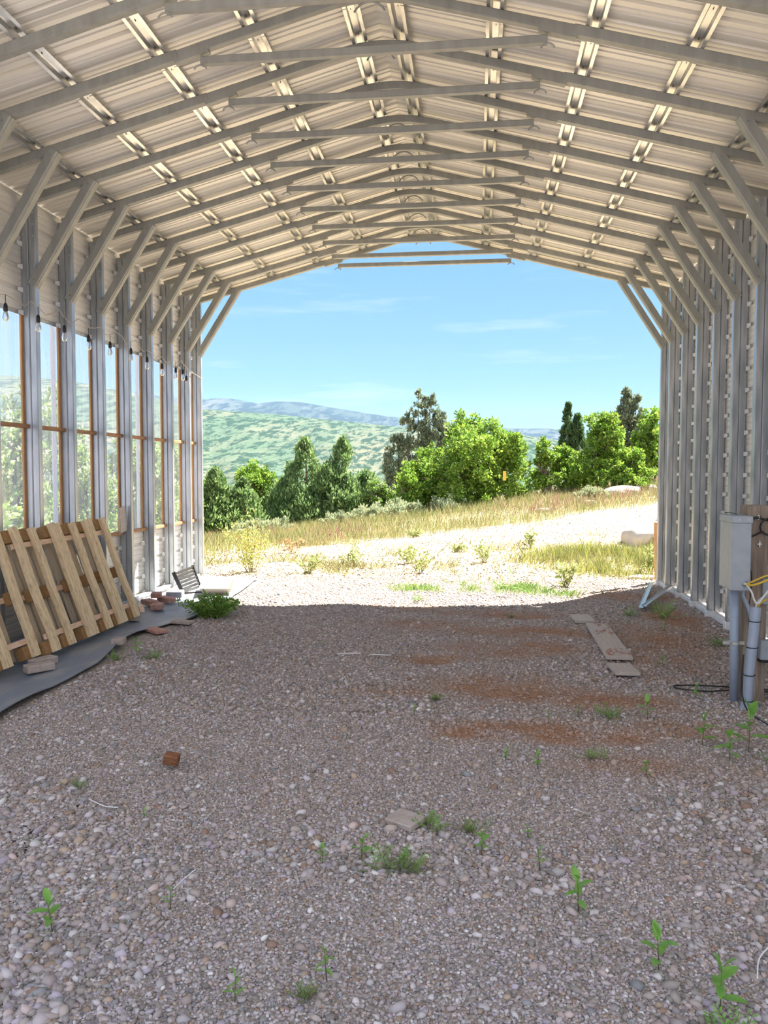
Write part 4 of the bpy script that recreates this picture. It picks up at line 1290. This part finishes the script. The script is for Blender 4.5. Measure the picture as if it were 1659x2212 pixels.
put(make_oak('oak_shrub', 1.4, 2.0, 'low oak shrub above the white boulders at the right', 37, 90, 75, 0.10, OAK, TG), 5.6, 25.5)
# seen through the clear sheets of the left wall
LG = 'trees outside the left wall'
PALEOAK = OAK + [(0.5, 0.56, 0.32), (0.56, 0.6, 0.40)]
lt = [(-7.4, 10.6, 2.6, 2.6, 'pale leafy tree outside the left wall, seen in the window nearest the camera'),
      (-7.6, 13.4, 3.1, 2.2, 'pale leafy tree with the highest crown behind the second clear window bay'),
      (-8.2, 16.2, 2.7, 2.4, 'leafy tree outside the left wall behind the third and fourth window bays'),
      (-8.4, 19.4, 3.0, 2.6, 'leafy tree outside the left wall behind the middle window bays'),
      (-8.9, 23.2, 3.3, 2.8, 'leafy tree outside the left wall behind the farthest window bays'),
      (-11.5, 14.5, 2.8, 3.4, 'tree farther down the slope outside the left wall, behind the near windows')]
proto_t = None
for i, (tx, ty, th, tw, lab) in enumerate(lt):
    if proto_t is None or i == 3:
        t = make_oak('oak_tree', 2.8, 2.5, lab, 60 + i, 150, 80, 0.10, PALEOAK, LG, low=0.02)
        proto_t = t
    else:
        t = copy_tree(proto_t); t['label'] = lab
    put(t, tx, ty, i * 1.3, -0.15)
    s = th / 2.8; t.scale = (tw / 2.5, tw / 2.5, s)
# leafy twigs sticking out past the right end post
t = make_oak('oak_tree', 3.9, 1.6, 'tall thin oak whose twigs stick out beside the far right post', 44, 60, 22, 0.10, OAK, TG)
put(t, 6.3, 18.6)

# orange tag on the oak
o = MB().box((0, 0, 0), (0.10, 0.02, 0.30)).build('flagging_ribbon', M['tagm'])
o.location = (1.62, 24.95, gz1(1.62, 24.95) + 0.92); tag(o, 'yellow-orange ribbon hanging in the large oak', 'ribbon')

# grasses and sage: nobody could count the blades
def blades(x, y, hgt, wid, pal, name, label, seed, cat='grass', lean=0.25):
    rng = np.random.default_rng(seed)
    n = len(x)
    z = ground_z(x, y) - 0.01
    a = rng.uniform(0, 2 * math.pi, n)
    ln = rng.normal(0, lean, (n, 2))
    base = np.stack([x, y, z], 1)
    side = np.stack([np.cos(a), np.sin(a), np.zeros(n)], 1) * (wid / 2)[:, None]
    top = base + np.stack([ln[:, 0] * hgt, ln[:, 1] * hgt, hgt], 1)
    midp = base + (top - base) * 0.55 + np.stack([-ln[:, 0] * hgt * 0.12, -ln[:, 1] * hgt * 0.12, 0 * hgt], 1)
    V = np.stack([base - side, base + side, midp + side * 0.8, top, midp - side * 0.8], 1).reshape(-1, 3)
    F = np.arange(n * 5).reshape(n, 5)
    T = np.array(pal)[rng.choice(len(pal), n)] * rng.uniform(0.8, 1.2, (n, 1))
    o = mesh_np(name, V, F, M['grass'], np.repeat(T, 5, axis=0))
    return tag(o, label, cat, kind='stuff')
def field(n, seed, f, x0=-16, x1=12, y0=11.2, y1=30):
    rng = np.random.default_rng(seed)
    x = rng.uniform(x0, x1, n); y = rng.uniform(y0, y1, n)
    k = rng.uniform(0, 1, n) < f(x, y)
    return x[k], y[k]
def verge(x, y):         # far side of the track
    edge = 17.6 + 0.62 * x
    d = sstep(-0.2, 0.7, y - edge) * sstep(30, 28, y)
    lft = sstep(-3.3, -4.2, x + 0.10 * (y - 11)) * sstep(11.6, 12.4, y)   # left of the yard
    return np.maximum(d, lft) * (0.35 + 0.65 * fbm(x * 1.2, y * 1.2, 3, 70))
def rightpatch(x, y):
    e = np.exp(-(((x - 3.2) / 1.4) ** 2 + ((y - 12.9) / 1.5) ** 2) ** 2)
    return e * (0.05 + 1.0 * sstep(0.36, 0.6, fbm(x * 2, y * 2, 3, 71)))
def sparse(x, y):
    n = fbm(x * 1.4 + 9, y * 1.4, 3, 72)
    tr = np.exp(-(((y - (15.6 + 0.5 * x)) / 1.6) ** 2) ** 2)       # the track stays bare
    return np.clip(0.05 + sstep(0.5, 0.66, n) * 0.8, 0, 1) * (1 - 0.92 * tr) * sstep(10.7, 11.3, y) * sstep(20, 15, y)
GRN = [(0.232, 0.267, 0.086), (0.275, 0.292, 0.112), (0.172, 0.224, 0.069), (0.344, 0.318, 0.146)]
DRY = [(0.344, 0.292, 0.155), (0.31, 0.267, 0.129), (0.396, 0.327, 0.206), (0.224, 0.249, 0.095)]
PNK = [(0.31, 0.163, 0.129), (0.361, 0.215, 0.155), (0.344, 0.267, 0.163)]
rng = np.random.default_rng(80)
x, y = field(150000, 81, verge)
blades(x, y, rng.uniform(0.08, 0.34, len(x)) * (0.5 + fbm(x * 1.5, y * 1.5, 3, 91)), rng.uniform(0.006, 0.016, len(x)), DRY + GRN + GRN + [(0.42, 0.40, 0.22)], 'verge_grass', 'dry yellow-green grass on the bank beyond the track', 82)
x, y = field(38000, 83, lambda x, y: verge(x, y) * sstep(0.52, 0.62, fbm(x * 0.45, y * 0.6 + 4, 2, 88)) * sstep(18.4, 19.5, y - 0.62 * x) * sstep(24, 22, y - 0.3 * x))
blades(x, y, rng.uniform(0.2, 0.42, len(x)), rng.uniform(0.01, 0.024, len(x)), PNK, 'reddish_grass', 'reddish seed-headed grass patches on the bank beyond the track', 84)
x, y = field(90000, 85, rightpatch, 0.5, 5.5, 10.9, 16)
blades(x, y, rng.uniform(0.05, 0.26, len(x)) * (0.4 + 1.1 * fbm(x * 3, y * 3, 3, 92)), rng.uniform(0.004, 0.010, len(x)), GRN + [(0.42, 0.44, 0.08), (0.46, 0.44, 0.16)], 'yard_grass', 'yellow-green grass patch by the right wall outside the opening', 86)
x, y = field(120000, 87, sparse, -4, 5, 10.7, 20)
blades(x, y, rng.uniform(0.04, 0.20, len(x)), rng.uniform(0.003, 0.009, len(x)), DRY + GRN + [(0.12, 0.13, 0.06), (0.16, 0.14, 0.08)], 'sparse_grass', 'sparse dry weeds scattered on the sunlit gravel yard', 88, lean=0.5)
def edgef(x, y):
    e = np.exp(-((y - (9.9 + 0.25 * np.sin(x * 2))) / 0.3) ** 2)
    return e * sstep(0.45, 0.6, fbm(x * 2.2, y * 2, 3, 73)) * sstep(-0.6, 0.2, x) * sstep(2.4, 1.8, x)
x, y = field(20000, 89, edgef, -0.6, 2.4, 9.0, 10.8)
blades(x, y, rng.uniform(0.03, 0.12, len(x)), rng.uniform(0.004, 0.009, len(x)), [(0.12, 0.25, 0.05), (0.2, 0.34, 0.08), (0.3, 0.38, 0.14)], 'shade_grass', 'green grass tufts along the edge of the roof shadow', 90, lean=0.6)

# sage clumps on the bank
sg = [(-8.9, 19.5, 0.8, 'pale yellow bush just outside the far left post'), (-6.0, 22.5, 0.55, 'tan-flowered bush in front of the low olive juniper'), (-5.3, 22.8, 0.5, 'tan-flowered bush in front of the twin-topped juniper'),
      (-2.6, 25.0, 0.6, 'silvery sagebrush under the low pale shrub'), (-1.5, 24.3, 0.6, 'silvery sagebrush at the left foot of the large oak'), (-0.2, 24.0, 0.5, 'silvery sagebrush in front of the large oak'),
      (4.2, 23.8, 0.4, 'pale sagebrush between the small and the long white boulder'), (-3.6, 24.6, 0.5, 'grey-green sagebrush in front of the twin-topped juniper at its right')]
pr0 = None
for i, (sx, sy, sh, lab) in enumerate(sg):
    if pr0 is None:
        rngs = np.random.default_rng(101)
        pr0 = empty('sagebrush', label=lab, cat='bush', group='bushes on the bank')
        cs = rngs.normal(0, 1, (40, 3)) * np.array([0.45, 0.45, 0.2]) + np.array([0, 0, 0.45]); cs[:, 2] = np.abs(cs[:, 2])
        V, F, T = crown(cs, rngs.uniform(0.12, 0.25, 40), 90, 0.09, SAGE + [(0.5, 0.45, 0.25)], rngs, 1.5, 1.6)
        mesh_np('foliage', V, F, M['leaf'], T, pr0)
        MB().tube([(0, 0, -0.1), (0, 0, 0.35)], [0.03, 0.01], 5).build('stem', M['bark'], pr0)
        b = pr0
    else:
        b = copy_tree(pr0); b['label'] = lab
    put(b, sx, sy, i * 0.9); b.scale = (sh, sh, sh)

# boulders
def boulder(x, y, sx, sy, sz, label, seed, rz=0.0, dz=0.0):
    rng = np.random.default_rng(seed)
    nu, nv = 40, 24
    vs = []
    for j in range(nv + 1):
        th = math.pi * j / nv
        for i in range(nu):
            ph_ = 2 * math.pi * i / nu
            d = np.array([math.sin(th) * math.cos(ph_), math.sin(th) * math.sin(ph_), math.cos(th)])
            k = 1 + 0.35 * (float(fbm(np.array([d[0] * 1.6 + seed]), np.array([d[1] * 1.6 + d[2] * 1.3]), 3, seed)[0]) - 0.5)
            d2 = np.sign(d) * np.abs(d) ** 0.85
            vs.append((d2[0] * sx * k, d2[1] * sy * k, d2[2] * sz * k))
    fs = [(j * nu + i, (j + 1) * nu + i, (j + 1) * nu + (i + 1) % nu, j * nu + (i + 1) % nu) for j in range(nv) for i in range(nu)]
    o = MB().add(vs, fs).build('boulder', M['boulder'], smooth=True)
    o.location = (x, y, gz1(x, y) + sz * 0.2 + dz); o.rotation_euler = (0, 0, rz)
    return tag(o, label, 'boulder', 'pale boulders along the track')
boulder(5.15, 24.3, 0.62, 0.4, 0.22, 'long low white boulder on the bank below the right-hand oaks', 3, 0.1)
boulder(5.95, 25.0, 0.36, 0.3, 0.15, 'small pale boulder just right of the long white one', 4)
boulder(3.95, 22.6, 0.22, 0.2, 0.12, 'small round white boulder left of the long white one', 5)
boulder(2.55, 21.5, 0.22, 0.18, 0.08, 'low pale stone in the grass at the edge of the track', 6)
boulder(4.05, 14.9, 0.62, 0.5, 0.33, 'big white boulder beside the track, cut by the far right post', 7, 0.2)
boulder(3.10, 11.35, 0.22, 0.10, 0.05, 'flat white stone in the grass by the right wall', 8)
boulder(-3.05, 16.6, 0.13, 0.1, 0.09, 'dark reddish rock on the left edge of the track', 9, dz=0.03)
bpy.data.objects[COL.objects[-1].name].data.materials[0] = M['rust_wood']

# ------------------------------------------------------------------ young weeds in the gravel
LP = [(0.14, 0.33, 0.05), (0.20, 0.42, 0.07), (0.10, 0.25, 0.04)]
def seedling(x, y, h, kind, label, seed):
    """kind b = broad leaves on a stem, r = fine ferny rosette, g = narrow upright leaves"""
    rng = random.Random(seed)
    m = MB()
    if kind == 'r':
        for i in range(26):
            a = rng.uniform(0, 6.283); L = h * rng.uniform(0.5, 1.1); el = rng.uniform(0.15, 1.1)
            d = Vector((math.cos(a) * math.cos(el), math.sin(a) * math.cos(el), math.sin(el)))
            b = Vector((rng.gauss(0, h * 0.35), rng.gauss(0, h * 0.2), 0))
            e = b + d * L
            m.tube([b, e], 0.0012, 3, mi=1)
            sd = d.cross(Vector((0, 0, 1))).normalized()
            for q in range(5):
                c = b.lerp(e, 0.3 + 0.16 * q)
                for s in (-1, 1):
                    t = c + sd * s * L * 0.16 + d * L * 0.1
                    m.add([c, c.lerp(t, 0.5) + d * L * 0.05, t, c.lerp(t, 0.5) - d * L * 0.03], [(0, 1, 2, 3)])
    else:
        nl = 6 if kind == 'b' else 7
        lx, ly = rng.gauss(0, h * 0.06), rng.gauss(0, h * 0.06)
        m.tube([(0, 0, -0.01), (lx * 0.5, ly * 0.5, h * 0.4), (lx, ly, h * 0.72)], [0.0022, 0.002, 0.0012], 5, mi=1)
        for i in range(nl):
            t = (0.28 + 0.72 * i / (nl - 1)) * 0.72
            a = i * 2.4 + rng.uniform(-0.4, 0.4)
            b = Vector((lx * t, ly * t, h * t))
            L = h * (0.50 if kind == 'b' else 0.42) * rng.uniform(0.75, 1.1)
            el = rng.uniform(0.1, 0.7) if i < nl - 2 else rng.uniform(0.8, 1.3)
            d = Vector((math.cos(a) * math.cos(el), math.sin(a) * math.cos(el), math.sin(el)))
            sd = d.cross(Vector((0, 0, 1))).normalized()
            wd = L * (0.20 if kind == 'b' else 0.10)
            up = sd.cross(d)
            vs, n = [], 7
            for q in range(n):
                u = q / (n - 1)
                c = b + d * L * u - Vector((0, 0, 1)) * L * 0.22 * u * u
                ww = wd * math.sin(math.pi * min(1, 0.06 + u * 0.95)) ** 0.8
                vs += [c - sd * ww + up * ww * 0.3, c, c + sd * ww + up * ww * 0.3]
            fs = []
            for q in range(n - 1):
                fs += [(q * 3, q * 3 + 1, q * 3 + 4, q * 3 + 3), (q * 3 + 1, q * 3 + 2, q * 3 + 5, q * 3 + 4)]
            m.add(vs, fs)
    o = m.build('weed_seedling', [M['weed'], M['weed_stem']], smooth=(kind != 'r'))
    o.location = (x, y, gz1(x, y) + 0.008)
    o.rotation_euler = (0, 0, rng.uniform(0, 6.28))
    return tag(o, label, 'weed', 'young weeds in the gravel')
def leafmat(name, c, c2):
    m = pmat(name, c, 0.5, 0, c2, 20)
    n, l = m.node_tree.nodes, m.node_tree.links
    t = n.new('ShaderNodeBsdfTranslucent'); t.inputs[0].default_value = (*c2, 1)
    mx = n.new('ShaderNodeMixShader'); mx.inputs[0].default_value = 0.3
    l.new(n['Principled BSDF'].outputs[0], mx.inputs[1]); l.new(t.outputs[0], mx.inputs[2]); l.new(mx.outputs[0], n['Material Output'].inputs['Surface'])
    return m
M['weed'] = leafmat('weed_leaf', (0.15, 0.36, 0.06), (0.26, 0.50, 0.10))
M['weed_stem'] = pmat('weed_stem', (0.14, 0.13, 0.06), 0.7)
WEEDS = [
 (2.17, 4.23, 0.26, 'b', 'tallest broad-leaved seedling at the right edge, below the grey duct'),
 (2.04, 4.12, 0.15, 'b', 'spreading broad-leaved seedling just left of the tallest one at the right edge'),
 (1.96, 4.33, 0.17, 'b', 'broad-leaved seedling with a drooping leaf, left of the right-edge group'),
 (2.27, 4.10, 0.08, 'r', 'small ragged seedling at the foot of the tallest right-edge seedling'),
 (1.77, 4.78, 0.12, 'b', 'bright seedling beside the small white stone on the red dirt'),
 (1.54, 4.78, 0.09, 'r', 'spreading green weed on the red dirt, left of the white stone'),
 (1.36, 4.80, 0.09, 'g', 'thin dark weed in the gravel left of the spreading red-dirt weed'),
 (1.17, 4.66, 0.08, 'g', 'small upright seedling with one pale leaf in the middle of the gravel'),
 (2.18, 5.27, 0.10, 'b', 'pale seedling in the gravel left of the conduit foot'),
 (1.35, 4.08, 0.06, 'r', 'tuft of green weed below the red dirt patch'),
 (1.56, 3.82, 0.08, 'b', 'low pale seedling under the red dirt, right of centre'),
 (1.05, 3.94, 0.08, 'b', 'faint seedling left of the green tuft below the red dirt'),
 (0.89, 4.02, 0.06, 'b', 'tiny bright seedling right of centre, left of the faint one'),
 (2.65, 8.20, 0.16, 'r', 'leafy green weed near the right wall beside the zinc strips'),
 (2.35, 8.30, 0.10, 'r', 'dark green weed left of the leafy one by the zinc strips'),
 (2.50, 7.50, 0.15, 'b', 'dark weed standing below the leafy one near the right wall'),
 (2.82, 6.95, 0.10, 'r', 'green weed close to the right wall feet, behind the conduit'),
 (2.17, 6.12, 0.10, 'b', 'pale low weed right of the near short board'),
 (0.36, 4.70, 0.06, 'b', 'tiny bright seedling at the centre of the floor'),
 (0.48, 5.00, 0.05, 'r', 'tiny pale tuft just beyond the centre seedling'),
 (0.55, 3.18, 0.07, 'r', 'green tuft at the right corner of the flat mauve paver'),
 (0.48, 2.86, 0.07, 'r', 'dense green tuft in the hollow below the flat mauve paver'),
 (0.38, 2.90, 0.08, 'r', 'left half of the green growth in the hollow below the paver'),
 (0.29, 2.95, 0.10, 'b', 'seedling with one bright leaf left of the hollow'),
 (0.15, 2.88, 0.07, 'b', 'small seedling farthest left of the hollow'),
 (0.71, 3.16, 0.06, 'r', 'small tuft right of the flat mauve paver'),
 (0.76, 3.00, 0.09, 'b', 'dark-leaved seedling right of the hollow, near white flakes'),
 (0.98, 2.90, 0.09, 'g', 'seedling with a single big bright leaf, right foreground'),
 (1.11, 2.88, 0.05, 'g', 'dark low sprig right of the single-leaf seedling'),
 (1.09, 2.66, 0.13, 'b', 'bright four-leaved seedling in the right foreground'),
 (0.95, 3.15, 0.05, 'b', 'tiny bright sprout above the single-leaf seedling'),
 (1.29, 2.36, 0.13, 'b', 'seedling with one round leaf low at the right'),
 (1.42, 2.20, 0.14, 'b', 'tall forked seedling at the lower right corner'),
 (1.40, 2.05, 0.09, 'r', 'whorled green sprig below the forked seedling at the lower right'),
 (0.30, 2.19, 0.10, 'g', 'single upright blade-like seedling at the bottom centre'),
 (0.06, 2.06, 0.09, 'g', 'spiky seedling at the bottom, left of the upright blade'),
 (0.26, 2.10, 0.04, 'r', 'tiny tuft at the bottom centre below the upright blade'),
 (-0.63, 2.31, 0.12, 'b', 'lone seedling with a bright top leaf in the lower left stones'),
 (-0.66, 3.08, 0.04, 'b', 'dark sprout in the left gravel below the white string'),
 (-1.15, 3.41, 0.04, 'r', 'small dark tuft in the gravel at far left'),
 (-0.30, 2.48, 0.08, 'g', 'faint grassy sprig left of centre in the foreground'),
 (-1.98, 5.92, 0.16, 'b', 'green weed at the mat edge beside the small dark paver'),
 (-1.83, 5.88, 0.08, 'r', 'low green weed on the gravel right of the mat-edge weed'),
 (-2.10, 5.80, 0.08, 'r', 'low weed hugging the mat edge below the dark paver'),
 (0.05, 8.95, 0.10, 'r', 'green weed near the edge of the roof shadow, left of centre'),
 (1.15, 9.45, 0.35, 'g', 'upright dark green weed standing at the sunlit edge right of centre'),
 (1.10, 8.2, 0.05, 'r', 'low weed on the far floor right of centre'),
]
for i, wv in enumerate(WEEDS):
    seedling(wv[0], wv[1], wv[2] * 1.12, wv[3], wv[4], 300 + i)

# larger airy weeds
def airy(x, y, h, w, n, cols, label, seed, name='bushy_weed', per=26, leaf=0.03):
    rng = np.random.default_rng(seed)
    root = empty(name, label=label, cat='weed')
    m = MB(); cs = []
    for i in range(n):
        a = rng.uniform(0, 6.283); rad = w * 0.5 * rng.uniform(0.1, 1) ** 0.7
        tip = Vector((math.cos(a) * rad, math.sin(a) * rad * 0.7, h * rng.uniform(0.55, 1.0) * (1 - 0.35 * (rad / (w * 0.5)))))
        b = Vector((math.cos(a) * rad * 0.15, math.sin(a) * rad * 0.15, -0.01))
        mid = b.lerp(tip, 0.5) + Vector((0, 0, h * 0.08))
        m.tube([b, mid, tip], [0.004, 0.0028, 0.0012], 4)
        for q in (0.25, 0.45, 0.65, 0.85, 1.0):
            c = b.lerp(mid, q * 2) if q < 0.5 else mid.lerp(tip, q * 2 - 1)
            cs.append(tuple(c))
    m.build('stems', M['weed_stem'], root)
    cs = np.array(cs)
    V, F, T = crown(cs, np.full(len(cs), h * 0.10), per, leaf, cols, rng, 0.4, 1.7)
    mesh_np('foliage', V, F, M['leaf'], T, root)
    root.location = (x, y, gz1(x, y))
    return root
airy(-2.00, 7.72, 0.27, 0.70, 46, [(0.14, 0.30, 0.05), (0.22, 0.38, 0.08), (0.30, 0.42, 0.08)], 'bushy green weed growing at the mat edge near the far left posts', 401, per=9, leaf=0.026)
airy(-2.62, 11.3, 1.0, 0.9, 22, [(0.45, 0.46, 0.12), (0.52, 0.50, 0.14), (0.34, 0.40, 0.14)], 'tall wispy yellow mustard weed just outside the far left post', 402, 'mustard_weed', 8, 0.03)
for i, (x, y, h, w, lab) in enumerate([
    (-3.6, 14.6, 0.42, 0.8, 'dry brown thistle clump at the left of the sunlit yard'), (-2.75, 14.4, 0.35, 0.7, 'dry brown thistle clump right of the first one on the yard'),
    (-1.2, 12.3, 0.42, 0.6, 'spindly green weed on the sunlit yard left of centre'), (-0.4, 12.6, 0.38, 0.5, 'spindly green weed on the yard, second from the left'),
    (-0.1, 11.4, 0.45, 0.7, 'tall dry grassy weed near the shadow edge at the centre'), (0.9, 12.6, 0.40, 0.7, 'pale green weed on the yard right of centre'),
    (1.75, 14.6, 0.42, 0.25, 'upright twin-stemmed green weed beside the track'), (3.25, 11.6, 0.55, 0.15, 'bright green upright weed in the grass by the right wall'),
    (1.9, 10.3, 0.38, 0.45, 'pale weed just outside the shade, left of the zinc strips'), (-1.75, 11.3, 0.35, 0.5, 'pale green weed right of the sunlit sheet'),
    (-0.6, 16.9, 0.2, 0.5, 'low weed in the middle of the track'), (0.4, 14.0, 0.16, 0.5, 'low grassy weed before the track')]):
    cols = [(0.36, 0.24, 0.12), (0.44, 0.32, 0.18)] if i < 2 else [(0.28, 0.36, 0.12), (0.40, 0.44, 0.18), (0.36, 0.38, 0.16)]
    airy(x, y, h, w * 0.9, 11, cols, lab, 410 + i, 'yard_weed', 3, 0.042)
